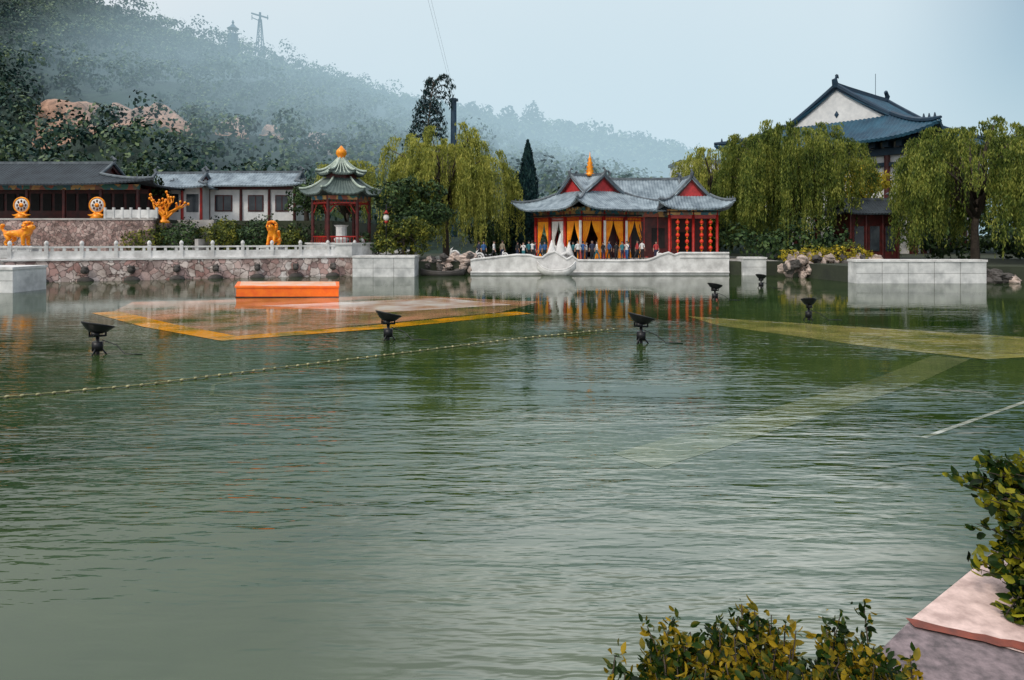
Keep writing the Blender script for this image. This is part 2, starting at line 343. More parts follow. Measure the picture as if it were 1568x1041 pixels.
# haze : lens-shaped bank of mist standing over the valley, thinning to nothing at its rim; emission stands in for scattered light
def hazemat(name,d,col):
    m=bpy.data.materials.new(name); m.use_nodes=True; nt=m.node_tree; nt.nodes.clear()
    o_=nt.nodes.new('ShaderNodeOutputMaterial'); a=nt.nodes.new('ShaderNodeVolumeAbsorption'); a.inputs['Color'].default_value=(0,0,0,1); a.inputs['Density'].default_value=d
    e=nt.nodes.new('ShaderNodeEmission'); e.inputs[0].default_value=(*col,1); e.inputs[1].default_value=d
    s=nt.nodes.new('ShaderNodeAddShader'); nt.links.new(a.outputs[0],s.inputs[0]); nt.links.new(e.outputs[0],s.inputs[1]); nt.links.new(s.outputs[0],o_.inputs['Volume']); M[name]=m
hazemat('valley_mist_air',.0066,(.52,.73,.84))
mb=MB(); nr,na=28,72; vs=[];fs=[]
for sgn in (-1,1):
    o=len(vs)
    for i in range(nr+1):
        r=i/nr
        for j in range(na):
            a=2*math.pi*j/na; vs.append((215*r*math.cos(a),sgn*95*max(0,(1-r*r))**1.6+(sgn*.01),98*r*math.sin(a)))
    for i in range(nr):
        for j in range(na):
            q=(o+i*na+j,o+i*na+(j+1)%na,o+(i+1)*na+(j+1)%na,o+(i+1)*na+j); fs.append(q[::-1] if sgn<0 else q)
n1=(nr+1)*na
for j in range(na): fs.append((nr*na+j,n1+nr*na+j,n1+nr*na+(j+1)%na,nr*na+(j+1)%na))
mb.add(vs,fs); mb.obj('valley_mist',['valley_mist_air'],None,False,(30,198,18))
# ================================================================ WATER
def mth(op,a,b_):
    n=nt.nodes.new('ShaderNodeMath'); n.operation=op
    for i,q in enumerate((a,b_)):
        if isinstance(q,(int,float)): n.inputs[i].default_value=q
        else: nt.links.new(q,n.inputs[i])
    return n.outputs[0]
def mapped(sx,sy,rz):
    mp=nt.nodes.new('ShaderNodeMapping'); mp.inputs['Scale'].default_value=(sx,sy,1); mp.inputs['Rotation'].default_value=(0,0,rz); nt.links.new(tc.outputs['Object'],mp.inputs[0]); return mp.outputs[0]
def water_nodes():
    h1=noise_n(nt,1,2,.5,mapped(.8,3.2,.16),.4); h2=noise_n(nt,1,2,.5,mapped(2.2,8.0,.10),.3); h3=noise_n(nt,1,2,.5,mapped(.12,.30,.25),.2); h4=noise_n(nt,1,1,.5,mapped(5,16,.1),.2)
    h=mth('ADD',mth('ADD',mth('MULTIPLY',h1,1.0),mth('MULTIPLY',h2,.42)),mth('MULTIPLY',h4,.08))
    sp=nt.nodes.new('ShaderNodeSeparateXYZ'); nt.links.new(tc.outputs['Object'],sp.inputs[0])
    mr=nt.nodes.new('ShaderNodeMapRange'); nt.links.new(sp.outputs[1],mr.inputs[0]); mr.inputs[1].default_value=12; mr.inputs[2].default_value=32; mr.inputs[3].default_value=1; mr.inputs[4].default_value=.10
    nr_=nt.nodes.new('ShaderNodeMapRange'); nt.links.new(sp.outputs[1],nr_.inputs[0]); nr_.inputs[1].default_value=4; nr_.inputs[2].default_value=9; nr_.inputs[3].default_value=.6; nr_.inputs[4].default_value=1
    amp=mth('MULTIPLY',mth('MULTIPLY',mr.outputs[0],nr_.outputs[0]),mth('MAXIMUM',mth('ADD',mth('MULTIPLY',h3,3.4),-.95),.2))
    return mth('MULTIPLY',h,amp)
def water_shader(colout,H):
    bp=nt.nodes.new('ShaderNodeBump'); bp.inputs['Strength'].default_value=1; bp.inputs['Distance'].default_value=.038; nt.links.new(H,bp.inputs['Height'])
    d=nt.nodes.new('ShaderNodeBsdfDiffuse'); nt.links.new(colout,d.inputs[0])
    g=nt.nodes.new('ShaderNodeBsdfGlossy'); g.inputs['Roughness'].default_value=.02; nt.links.new(bp.outputs[0],g.inputs['Normal'])
    fr=nt.nodes.new('ShaderNodeFresnel'); fr.inputs[0].default_value=1.85; nt.links.new(bp.outputs[0],fr.inputs['Normal'])
    x=nt.nodes.new('ShaderNodeMixShader'); nt.links.new(fr.outputs[0],x.inputs[0]); nt.links.new(d.outputs[0],x.inputs[1]); nt.links.new(g.outputs[0],x.inputs[2])
    nt.links.new(x.outputs[0],nt.nodes['Material Output'].inputs[0])
def wetmat(name,c1,c2,sc=.8,lo=.35,hi=.65):
    global m,nt,b,tc
    m,nt,b=nodes(name); tc=nt.nodes.new('ShaderNodeTexCoord'); H=water_nodes()
    water_shader(ramp(nt,noise_n(nt,sc,5,.6),[(lo,c2),(hi,c1)]),H); M[name]=m
wetmat('lake_water',(.050,.080,.026),(.010,.034,.007),.13)
mb=MB(); mb.add([(-170,-30,0),(170,-30,0),(170,64,0),(-170,64,0)],[(0,1,2,3)]); mb.obj('water',['lake_water'])
wetmat('awash_orange',(.85,.34,.008),(.26,.18,.01),.6,.38,.58); wetmat('awash_tan',(.32,.28,.09),(.10,.12,.03),.5); wetmat('awash_pink',(.58,.28,.16),(.08,.10,.03),.35); wetmat('awash_white',(.88,.82,.76),(.55,.30,.18),.5); wetmat('awash_line',(.45,.46,.40),(.12,.14,.09),2); wetmat('awash_faint',(.12,.14,.06),(.055,.085,.03),.5)
def sheet(name,poly,z,mt):
    ar=sum(poly[i][0]*poly[(i+1)%len(poly)][1]-poly[(i+1)%len(poly)][0]*poly[i][1] for i in range(len(poly)))
    if ar<0: poly=poly[::-1]
    mb=MB(); mb.add([(x,y,z) for x,y in poly],[tuple(range(len(poly)))]); return mb.obj(name,[mt])
def strip(name,pts,w,z,mt):
    mb=MB(); P=[Vector((x,y,z)) for x,y in pts]; vs=[]
    for i,p in enumerate(P):
        d=(P[min(i+1,len(P)-1)]-P[max(i-1,0)]).normalized(); nrm=Vector((-d.y,d.x,0))*w/2; vs+=[p+nrm,p-nrm]
    mb.add(vs,[(2*i,2*i+1,2*i+3,2*i+2) for i in range(len(P)-1)]); return mb.obj(name,[mt])
sheet('submerged_stage',[(-18.2,31),(-9.4,23.6),(-.5,31.2),(1.5,36),(-6,40),(-20,36)],.004,'awash_pink')
strip('submerged_stage_edge',[(-18.6,31.2),(-13.8,26.6),(-9.6,23.2),(-5,26.2),(0.5,31)],1.1,.008,'awash_orange')
sheet('submerged_painted_floor',[(-12.5,34),(-6,31),(0,34.5),(-4,38.3)],.008,'awash_white')  # white floor paint, with a bright water reflection put into the same colour
sheet('submerged_walkway',[(7.6,29.6),(17.8,23.4),(30,16),(30,14),(17.0,20.2),(13.4,19.3),(11.2,21.6),(8.0,26.6)],.004,'awash_tan')
strip('submerged_walkway',[(12.6,19.6),(9.2,16.4),(5.2,13.2),(1.9,10.6)],.9,.003,'awash_faint')
strip('submerged_ring',[(-4.2,18.6),(-6.0,17.4),(-7.0,16.0),(-6.6,15.0),(-5.2,14.6),(-3.4,15.0)],.10,.004,'awash_faint')
strip('submerged_white_line',[(14,16.6),(10.7,14.3),(7.1,11.8)],.09,.004,'awash_line')
mb=MB()
for i in range(14):
    x=8.2+i*.75; y=28.8-i*.46; mb.add([(x,y+.2,.008),(x+.03,y,.008),(x+.38,y-.2,.008),(x+.35,y,.008)],[(0,1,2,3)])
mb.obj('submerged_markers',['awash_line'])
mb=MB()
prism(mb,[(-15.6,38.6),(-9.8,38.6),(-10.8,42.4),(-17.0,42.4)],-.2,.55,0); prism(mb,[(-15.66,38.54),(-9.75,38.54),(-10.75,42.46),(-17.06,42.46)],.552,.64,0); prism(mb,[(-15.45,38.75),(-9.98,38.75),(-10.95,42.3),(-16.8,42.3)],.641,.655,1); prism(mb,[(-15.63,38.57),(-9.78,38.57),(-10.78,42.43),(-17.03,42.43)],-.1,.05,2)
mb.obj('floating_stage',['orange','stagetop','darkred'])
mb=MB(); path=[Vector((-13,13.8,.03)),Vector((-10.9,14.7,.03)),Vector((-8.6,15.9,.03)),Vector((-6.2,17.9,.03)),Vector((-3,20.4,.03)),Vector((0,22.9,.03)),Vector((4,25.5,.03))]
mb.tube(path,.015,6,0)
for i in range(len(path)-1):
    a,b2=path[i],path[i+1]; k=int((b2-a).length/.28)
    for j in range(k): mb.ell(a.lerp(b2,j/k)+Vector((random.uniform(-.02,.02),random.uniform(-.03,.03),0)),(.045,.065,.03),1,6,4)
M['rope']=mat('rope',(.22,.21,.09),(.10,.11,.05),.7,4,.0); M['float']=mat('rope_float',(.42,.38,.2),(.15,.15,.07),.6,4,.0)
mb.obj('float_rope',['rope','float'],None,True)
def spotlight(x,y,s=1,rot=.0):
    mb=MB(); mb.T=Matrix.Rotation(rot,4,'Z')
    mb.tube([(0,0,-.5),(0,0,.52*s)],.05*s,8); mb.box(-.13*s,.13*s,-.1*s,.1*s,.1*s,.36*s)
    for a in (0,2.1,4.2): mb.tube([(0,0,.3*s),(.28*s*math.cos(a),.28*s*math.sin(a),-.1)],.022*s,6)
    mb.tube([(-.2*s,0,.52*s),(.2*s,0,.52*s)],.03*s,6)
    for q in(-.2,.2): mb.tube([(q*s,0,.5*s),(q*s,0,.78*s)],.025*s,6)
    R=mb.T.copy(); mb.T=R@Matrix.Translation((0,0,.8*s))@Matrix.Rotation(.22,4,'Y')@Matrix.Rotation(-.15,4,'X')
    mb.lathe((0,0,0),[(.14*s,-.2*s),(.28*s,-.12*s),(.39*s,0),(.43*s,.03*s),(.43*s,.06*s),(.36*s,.065*s),(.3*s,.03*s)],18,0,1,.7)
    mb.box(-.1*s,.1*s,-.1*s,.1*s,-.3*s,-.18*s)
    mb.T=Matrix(); mb.tube([(.1,.05,.4*s),(.5,.1,.25*s),(.8,.0,.02),(1.35,-.05,.01)],.014,5)
    mb.obj('pool_spotlight',['black'],None,True,(x,y,0))
for a in [(-12.2,20.1,1.05,0.4),(-4.15,22.9,1.05,0),(4.2,22.2,1.05,-.3),(11.0,37,1.0,.2),(12.3,28.3,1.0,.9),(16.6,45.5,1,.5)]: spotlight(*a)
# ================================================================ EMBANKMENT
def wallseg(name,a,b,th,z0,z1,mt,cope=None,bev=.02):
    a=Vector((*a,0));b=Vector((*b,0)); L=(b-a).length; ang=math.atan2(b.y-a.y,b.x-a.x)
    mb=MB(); mb.box(0,L,0,th,z0,z1-(.16 if cope else 0),0)
    if cope: mb.box(-.05,L+.05,-.08,th+.05,z1-.158,z1,1)
    if mt=='marble_band':
        k=int(L/1.6)
        for i in range(1,k): mb.box(i*L/k-.012,i*L/k+.012,-.004,.01,z0,z1-.17,2)
        mb.box(0,L,-.005,.01,.72,.74,2)
    o=mb.obj(name,[mt]+([cope] if cope else [mt])+['darkrock'],None,False,(a.x,a.y,0),bev); o.rotation_euler[2]=ang; return o
wallseg('embankment_wall',(-37.6,50.3),(-13.6,60.0),.7,-1,1.74,'rubble','marble')
wallseg('stone_pier',(-13.55,58),(-8.3,58),3,-1,1.78,'marble_band','marble',0)
wallseg('stone_pier',(-60,41.7),(-30.5,41.7),3,-1,1.57,'marble_band','marble',0)
wallseg('stone_pier',(20.3,60),(22.35,60),1.5,-1,1.6,'marble_band','marble',0)
wallseg('stone_pier',(25.2,50),(34.75,50),1.2,-1,1.73,'marble_band','marble',0)
def balustrade(a,b,z,sp=2.35):
    a=Vector((*a,z));b=Vector((*b,z)); L=(b-a).length; ang=math.atan2(b.y-a.y,b.x-a.x); n=round(L/sp); sp=L/n
    mb=MB()
    for i in range(n+1):
        x=i*sp; mb.box(x-.13,x+.13,-.13,.13,0,1.0); mb.lathe((x,0,1.0),[(.09,0),(.14,.06),(.16,.16),(.12,.28),(.04,.36)],8)
        if i<n:
            x0,x1=x+.13,x+sp-.13
            mb.box(x0,x1,-.09,.09,0,.12); mb.box(x0,x1,-.06,.06,.121,.56); mb.box(x0,x1,-.1,.1,.80,.93)
            for q in (.12,.5,.88): 
                xx=x0+(x1-x0)*q; mb.box(xx-.1,xx+.1,-.07,.07,.561,.799)
    o=mb.obj('marble_balustrade',['marble'],None,False,tuple(a)); o.rotation_euler[2]=ang
balustrade((-37.3,50.7),(-13.9,60.3),1.745); balustrade((-58,43.2),(-38.5,50.4),1.7)
e0=Vector((-37.6,50.3,0)); e1=Vector((-13.6,60,0)); d=(e1-e0).normalized(); ang=math.atan2(d.y,d.x)
for i in range(8):
    p=e0+d*(2.4+i*3.05+random.uniform(-.15,.15)); mb=MB()
    mb.T=Matrix.Rotation(math.radians(90),4,'X')
    mb.lathe((0,.75,0),[(.26,-.1),(.24,.2),(.18,.45),(.21,.62),(.13,.74),(.04,.75)],10,0)
    mb.T=Matrix(); mb.ell((0,-.25,.96),(.26,.25,.15),0); mb.tube([(-.12,-.25,1.0),(-.17,-.1,1.2)],[.05,.02],5); mb.tube([(.12,-.25,1.0),(.17,-.1,1.2)],[.05,.02],5)
    mb.lathe((0,-.05,.0),[(.62,-.2),(.55,.08),(.35,.22),(.1,.28)],12,0,1,.5)
    o=mb.obj('dragon_head_spout',['darkrock','dark'],None,True,(p.x,p.y,.05)); o.rotation_euler[2]=ang+random.uniform(-.1,.1)
wallseg('retaining_wall',(-90,59.4),(-31.2,59.4),.4,1.6,5.0,'wallbrick','paving')
mb=MB()
for i in range(11): mb.box(-31,-27.6+.0,59.6+i*.36,60.1+i*.36,1.66,1.96+i*.3)
mb.box(-27.6,-27.3,59.4,64,1.66,3.2); mb.obj('stone_steps',['paving'])
mb=MB()
for i in range(7):
    mb.box(-35.6+i*.75,-35.42+i*.75,59.5,59.68,5.0,5.95)
    if i<6: mb.box(-35.42+i*.75,-34.85+i*.75,59.55,59.63,5.05,5.75)
mb.obj('stone_railing',['marble_band'])
top=[(-3.7,1.25),(-3.3,1.35),(-2.2,1.45),(-.8,1.62),(.4,1.75),(1.6,1.72),(2.1,1.55),(2.7,1.5),(3.2,1.85),(3.8,2.05),(4.3,1.75),(4.9,1.35),(5.4,1.62),(5.9,1.25),(9.5,1.22),(12,1.25),(12.6,1.42),(13.3,1.75),(14.0,1.95),(14.5,1.72),(15,1.9),(19.4,1.9)]
mb=MB()
for i in range(len(top)-1):
    (x0,h0),(x1,h1)=top[i],top[i+1]
    mb.add([(x0,61,-1),(x1,61,-1),(x1,61,h1),(x0,61,h0),(x0,61.4,-1),(x1,61.4,-1),(x1,61.4,h1),(x0,61.4,h0)],[(0,1,2,3),(5,4,7,6),(3,2,6,7),(0,3,7,4),(1,5,6,2)])
mb.tube([(x,61.0,h+.03) for x,h in top],.1,6); mb.tube([(-3.7,60.95,.22),(19.4,60.95,.22)],.09,6)
mb.tube([(15,60.96,1.55),(19.4,60.96,1.55)],.05,4)
mb.obj('platform_parapet',['marble'])
mb=MB()
for k,(cx,hh,ww) in enumerate([(3.6,1.9,.55),(4.4,2.5,.6),(5.2,1.7,.5),(4.0,1.4,.7),(4.9,1.3,.6)]):
    mb.lathe((cx,61.9+.12*k,1.2),[(ww*.7,0),(ww,hh*.22),(ww*.62,hh*.5),(ww*.34,hh*.75),(.03,hh)],10,0,1,.5)
mb.tube([(3,61.8,1.4),(3.5,61.7,1.9),(4.2,61.6,1.6),(4.9,61.7,1.95),(5.6,61.8,1.5)],.16,8)
mb.obj('white_stone_sculpture',['marble'],None,True)
def scroll(name,x,y,z,s):
    mb=MB(); pts=[]
    for i in range(26):
        a=i*.42; r=s*(.62-.021*i); pts.append((r*math.cos(a)-.1*s,0,s*.6+r*math.sin(a)))
    mb.tube(pts,[.15*s-.003*s*i for i in range(26)],8); mb.tube([(.5*s,0,.6*s),(.9*s,0,.15*s),(1.7*s,0,.05*s)],[.15*s,.17*s,.1*s],8); mb.tube([(-.6*s,0,.2*s),(-.5*s,0,1.35*s),(-.15*s,0,1.7*s)],[.16*s,.12*s,.03*s],8)
    mb.obj(name,['marble'],None,True,(x,y,z))
scroll('white_scroll_sculpture',-2.9,61.9,1.2,.62); scroll('white_scroll_sculpture',-5.2,62.3,1.3,.7); scroll('white_scroll_sculpture',-.6,61.7,1.4,.45); scroll('white_scroll_sculpture',13.4,61.7,1.3,.5)
def boat(name,x,y,L,Wd,Hh_,mt,rz,up=.5):
    mb=MB()
    def f(u,v):
        t=u*2-1; w=Wd*(1-abs(t)**2.6)*.5+.02; a=(v-.5)*math.pi; 
        return (t*L/2,w*math.sin(a),Hh_*(1-math.cos(a)**.8)*1.0-.12+up*abs(t)**3)
    mb.grid(f,28,12,0)
    for t in (-.45,0,.4): mb.box(t*L/2-.12,t*L/2+.12,-Wd*.42,Wd*.42,Hh_*.62+up*abs(t)**3,Hh_*.68+up*abs(t)**3,0)
    for s in (-1,1): mb.tube([((u*2-1)*L/2,s*(Wd*(1-abs(u*2-1)**2.6)*.5+.03),Hh_-.12+up*abs(u*2-1)**3) for u in [i/14 for i in range(15)]],.05,6,0)
    o=mb.obj(name,[mt],None,True,(x,y,0)); o.rotation_euler[2]=rz; q=o.modifiers.new('s','SOLIDIFY'); q.thickness=.04
boat('wooden_rowboat',-6.1,59.9,3.8,1.1,.45,'darkrock',.05,.25)
boat('white_boat',3.9,60.1,3.4,1.1,.6,'marble',-.04,.75)
def rock(mb,c,r,m=0,seed=0):
    n,k=14,9; vs=[]
    for i in range(k+1):
        for j in range(n):
            th=math.pi*i/k; ph=2*math.pi*j/n; dd=Vector((math.sin(th)*math.cos(ph),math.sin(th)*math.sin(ph),math.cos(th)))
            q=1+.5*noise.noise(dd*1.7+Vector((seed*3.1,c[0],c[1])))+.18*noise.noise(dd*4+Vector((seed,2,1))); vs.append((c[0]+dd.x*r[0]*q,c[1]+dd.y*r[1]*q,c[2]+dd.z*r[2]*q))
    mb.add(vs,[(i*n+j,(i+1)*n+j,(i+1)*n+(j+1)%n,i*n+(j+1)%n) for i in range(k) for j in range(n)],m)
mb=MB()
for i in range(30):
    x=random.uniform(-8,-3.6); rock(mb,(x,61.3+random.random()*.9,random.uniform(.0,1.7)),(random.uniform(.25,.6),.45,random.uniform(.25,.45)),random.choice([0,0,1]),i)
mb.obj('rockery',['rock','darkrock'])
mb=MB()
for i in range(85):
    x=random.uniform(22.8,30.6); y=random.uniform(55.8,57.2); z=random.uniform(0,1.75)
    rock(mb,(x,y+z*.5,z),(random.uniform(.2,.5),.4,random.uniform(.25,.5)),random.choice([0,0,0,1]),i)
mb.obj('rockery',['rock','darkrock'])
mb=MB()
for i in range(50): rock(mb,(random.uniform(34.9,46),random.uniform(50.2,51.6),random.uniform(-.1,.9)),(random.uniform(.3,.7),.5,random.uniform(.25,.45)),random.choice([1,1,0]),i)
mb.obj('rockery',['rock','darkrock'])
# ================================================================ CENTRAL PAVILION
P=empty('lakeside_pavilion')
A=empty('main_wing',(7.95,69.65,1.24),math.radians(30)); A.parent=P
roof('roof_lower',5.6,5.6,2.45,.56,4.75,8.3,1.0,A)
roof('roof_cross',5.6,5.6,2.45,.56,4.75,8.3,1.0,A,rz=math.radians(90),tstart=.5)
mb=MB(); mb.lathe((0,0,8.3),[(.45,0),(.5,.25),(.3,.35),(.42,.55),(.27,.75),(.38,.95),(.22,1.15),(.3,1.35),(.16,1.55),(.2,1.75),(.06,2.0),(.02,2.5)],14); mb.obj('gold_finial',['gold'],A,True)
def columns(mb,pts,z0,z1,r=.16):
    for x,y in pts: mb.lathe((x,y,z0),[(r*1.5,0),(r*1.5,.15),(r,.2),(r,z1-z0)],10)
cp=[(x,s) for s in (-4,4) for x in (-4,-1.33,1.33,4)]+[(s,y) for s in (-4,4) for y in (-1.33,1.33)]
mb=MB(); columns(mb,cp,0,4.6,.17); mb.obj('columns',['red'],A,True)
mb=MB()
for s in (-1,1):
    mb.box(-4.2,4.2,s*4-.12,s*4+.12,4.1,4.6); mb.box(s*4-.12,s*4+.12,-3.87,3.87,4.1,4.6)
    mb.box(-4.5,4.5,s*4.3-.1,s*4.3+.1,4.62,4.85); mb.box(s*4.3-.1,s*4.3+.1,-4.19,4.19,4.62,4.85)
for s in (-1,1):
    for i in range(18):
        q=-4.1+i*.48; mb.box(q-.1,q+.1,s*4.35-.35,s*4.35+.35,4.605,4.95); mb.box(s*4.35-.35,s*4.35+.35,q-.1,q+.1,4.604,4.94)
mb.obj('painted_beams',['beam'],A)
mb=MB()
for s in (-1,1):
    for z in (3.68,4.0): mb.box(-3.9,3.9,s*3.98-.03,s*3.98+.03,z,z+.08); mb.box(s*3.98-.03,s*3.98+.03,-3.9,3.9,z,z+.08)
    for i in range(40): q=-3.85+i*.197; mb.box(q-.02,q+.02,s*3.98-.025,s*3.98+.025,3.76,4.0); mb.box(s*3.98-.025,s*3.98+.025,q-.02,q+.02,3.76,4.0)
mb.obj('lattice_frieze',['red'],A)
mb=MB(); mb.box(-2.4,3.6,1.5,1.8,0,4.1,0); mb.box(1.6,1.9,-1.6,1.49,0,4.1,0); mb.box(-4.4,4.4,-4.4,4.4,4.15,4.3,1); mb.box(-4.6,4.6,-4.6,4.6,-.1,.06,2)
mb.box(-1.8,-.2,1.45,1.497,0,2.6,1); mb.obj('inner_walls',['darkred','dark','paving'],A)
def curtain(mb,x0,x1,side,off,m,zt=3.95,tie=1.7):
    def f(u,v):
        z=zt*(1-v); w=1-.66*min(1,(v/(1-tie/zt)))**1.6 if v<(1-tie/zt) else .34+.30*((v-(1-tie/zt))/(tie/zt))
        xa=x0+(x1-x0)*u*w; d=off+.07*math.sin(u*26)*(.6+w*.4)
        return (xa,d,z+.05) if side=='y' else (d,xa,z+.05)
    mb.grid(f,26,16,m)
mb=MB(); g=[-4,-1.33,1.33,4]
for i in range(3):
    a,b2=g[i]+.15,g[i+1]-.15; mid=(a+b2)/2
    for (p,q) in((a,mid),(b2,mid)):
        curtain(mb,p,q,'y',-3.85,0,tie=random.uniform(1.4,2.0)); curtain(mb,p,q,'x',-3.85,0 if i!=1 else 1,tie=random.uniform(1.4,2.0))
mb.obj('curtains',['curtain','whitecloth'],A,True)
mb=MB()
for x,y in [(-4.25,-4.25),(-1.33,-4.2),(1.33,-4.2)]: mb.grid(lambda u,v:(x-.16+.32*u,y+.03*math.sin(u*14),.9+2.8*v),12,3)
mb.obj('white_drapes',['whitecloth'],A,True)
C=empty('right_wing',(17.5,69,1.24)); C.parent=P
roof('roof',4.3,3.45,2.6,.5,4.8,8.0,.85,C,rz=math.radians(90))
cp=[(-2.3,-3.1),(0,-3.1),(2.3,-3.1),(-2.3,0),(2.3,0),(-2.3,3),(2.3,3)]
mb=MB(); columns(mb,cp,0,4.7,.14); mb.obj('columns',['red'],C,True)
mb=MB(); mb.box(-2.5,2.5,-3.22,-2.98,4.25,4.8); mb.box(-2.42,-2.18,-2.97,3.2,4.25,4.8); mb.box(2.18,2.42,-2.97,3.2,4.25,4.8); mb.box(-2.2,2.2,-3.14,-3.06,3.9,4.24,1); mb.obj('painted_beams',['beam','red'],C)
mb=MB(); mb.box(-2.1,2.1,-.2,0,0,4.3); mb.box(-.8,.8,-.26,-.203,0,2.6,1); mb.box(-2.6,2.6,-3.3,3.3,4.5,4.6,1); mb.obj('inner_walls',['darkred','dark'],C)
mb=MB()
for x in (-1.55,-.65,.75,1.6):
    for k in range(5):
        z=3.55-k*.62; mb.ell((x,-3.3,z),(.2,.2,.2),0,12,6); mb.lathe((x,-3.3,z-.27),[(.1,0),(.1,.06)],8,1); mb.lathe((x,-3.3,z+.19),[(.1,0),(.1,.05)],8,1)
    mb.tube([(x,-3.3,.5),(x,-3.3,3.9)],.015,5,1); mb.tube([(x,-3.3,.75),(x,-3.3,.35)],[.05,.09],8,0)
mb.obj('red_lantern_strings',['lantern','gold'],C,True)
B=empty('link_hall',(13,70.2,1.24)); B.parent=P
roof('roof',4.6,3.9,4.2,.12,4.7,8.0,.1,B)
mb=MB(); mb.box(-3.5,3.6,-2.2,-2,0,4.6,0); mb.box(-3.5,3.6,-2.8,-2.6,4.1,4.75,1)
for i in range(5): mb.box(-2.6+i*1.35,-2.5+i*1.35,-2.26,-2.203,.9,4.1,2)
mb.box(-1.7,-.3,-2.25,-2.203,.1,3.0,3); mb.box(.9,2.2,-2.25,-2.203,1.0,3.0,3)
mb.obj('walls',['darkred','beam','red','dark'],B)
# ================================================================ HEX KIOSK
K=empty('hexagonal_kiosk',(-15.6,62.4,1.66))
def polyroof(mb,rb,n,R0,R1,z0,z1,up,rot=0.3,pw=1.6):
    for k in range(n):
        a0=rot+2*math.pi*k/n; a1=a0+2*math.pi/n
        def f(u,v):
            r=R0+(R1-R0)*v; s=abs(2*u-1); r*=1+.06*s**4*(1-v)**2
            x=(math.cos(a0)*(1-u)+math.cos(a1)*u)*r; y=(math.sin(a0)*(1-u)+math.sin(a1)*u)*r
            return (x,y,z0+(z1-z0)*v**pw+up*s**4*(1-v)**2+.06*(.5+.5*math.cos(u*2*math.pi*10)))
        mb.grid(f,40,9)
        rb.tube([(math.cos(a0)*(R0+(R1-R0)*v)*(1+.06*(1-v)**2),math.sin(a0)*(R0+(R1-R0)*v)*(1+.06*(1-v)**2),z0+(z1-z0)*v**pw+up*(1-v)**2+.1) for v in [i/8 for i in range(9)]],.1,6)
mb=MB(); rb=MB(); polyroof(mb,rb,6,3.5,1.5,5.5,7.0,.5,pw=1.3)
o=mb.obj('lower_roof_tiles',['tile_k'],K); q=o.modifiers.new('s','SOLIDIFY'); q.thickness=.12; q.offset=-1
mb=MB(); polyroof(mb,rb,6,2.15,.2,7.35,8.9,.35)
for k in range(6):
    a0=.3+k*math.pi/3
    for u in (.2,.4,.6,.8):
        a1=a0+math.pi/3; pts=[]
        for v in [i/5 for i in range(6)]:
            r=2.15+(.2-2.15)*v; pts.append(((math.cos(a0)*(1-u)+math.cos(a1)*u)*r,(math.sin(a0)*(1-u)+math.sin(a1)*u)*r,7.35+1.55*v**1.6+.1))
        rb.tube(pts,.05,5)
o=mb.obj('upper_roof_tiles',['tile_k'],K); q=o.modifiers.new('s','SOLIDIFY'); q.thickness=.12; q.offset=-1; rb.obj('roof_ridges',['ridge_pale'],K)
mb=MB(); mb.lathe((0,0,8.8),[(.35,0),(.28,.15),(.5,.5),(.45,.8),(.2,1.05),(.05,1.25)],14); mb.obj('gold_finial',['gold'],K,True)
mb=MB(); hx=[(2.5*math.cos(.3+i*math.pi/3),2.5*math.sin(.3+i*math.pi/3)) for i in range(6)]
columns(mb,hx,1.2,5.4,.15); mb.lathe((0,0,6.8),[(1.4,0),(1.4,.7)],6); mb.obj('columns',['darkred'],K)
mb=MB()
for i in range(6):
    a=Vector((*hx[i],0));c=Vector((*hx[(i+1)%6],0))
    mb.tube([a+Vector((0,0,5.2)),c+Vector((0,0,5.2))],.24,4); mb.tube([a+Vector((0,0,4.75)),c+Vector((0,0,4.75))],.09,4,1)
    mb.tube([a+Vector((0,0,1.75)),c+Vector((0,0,1.75))],.08,4,1)
    for k in range(1,8):
        p=a.lerp(c,k/8); mb.tube([p+Vector((0,0,1.2)),p+Vector((0,0,1.7))],.03,4,1); mb.tube([p+Vector((0,0,4.8)),p+Vector((0,0,5.0))],.03,4,1)
    for t in (.07,.93):
        p=a.lerp(c,t); mb.tube([p+Vector((0,0,4.7)),a.lerp(c,.5+(t-.5)*.55)+Vector((0,0,4.6)),p+Vector((0,0,3.9))],.05,4,1)
mb.obj('beams_and_rails',['beam','red'],K)
mb=MB(); mb.lathe((0,0,0),[(3.2,0),(3.2,1.05),(3.35,1.06),(3.35,1.2)],6); mb.lathe((0,0,1.2),[(.55,0),(.7,.3),(.5,.5),(.5,1.4),(.7,1.6)],10); mb.obj('stone_base',['marble_band'],K)
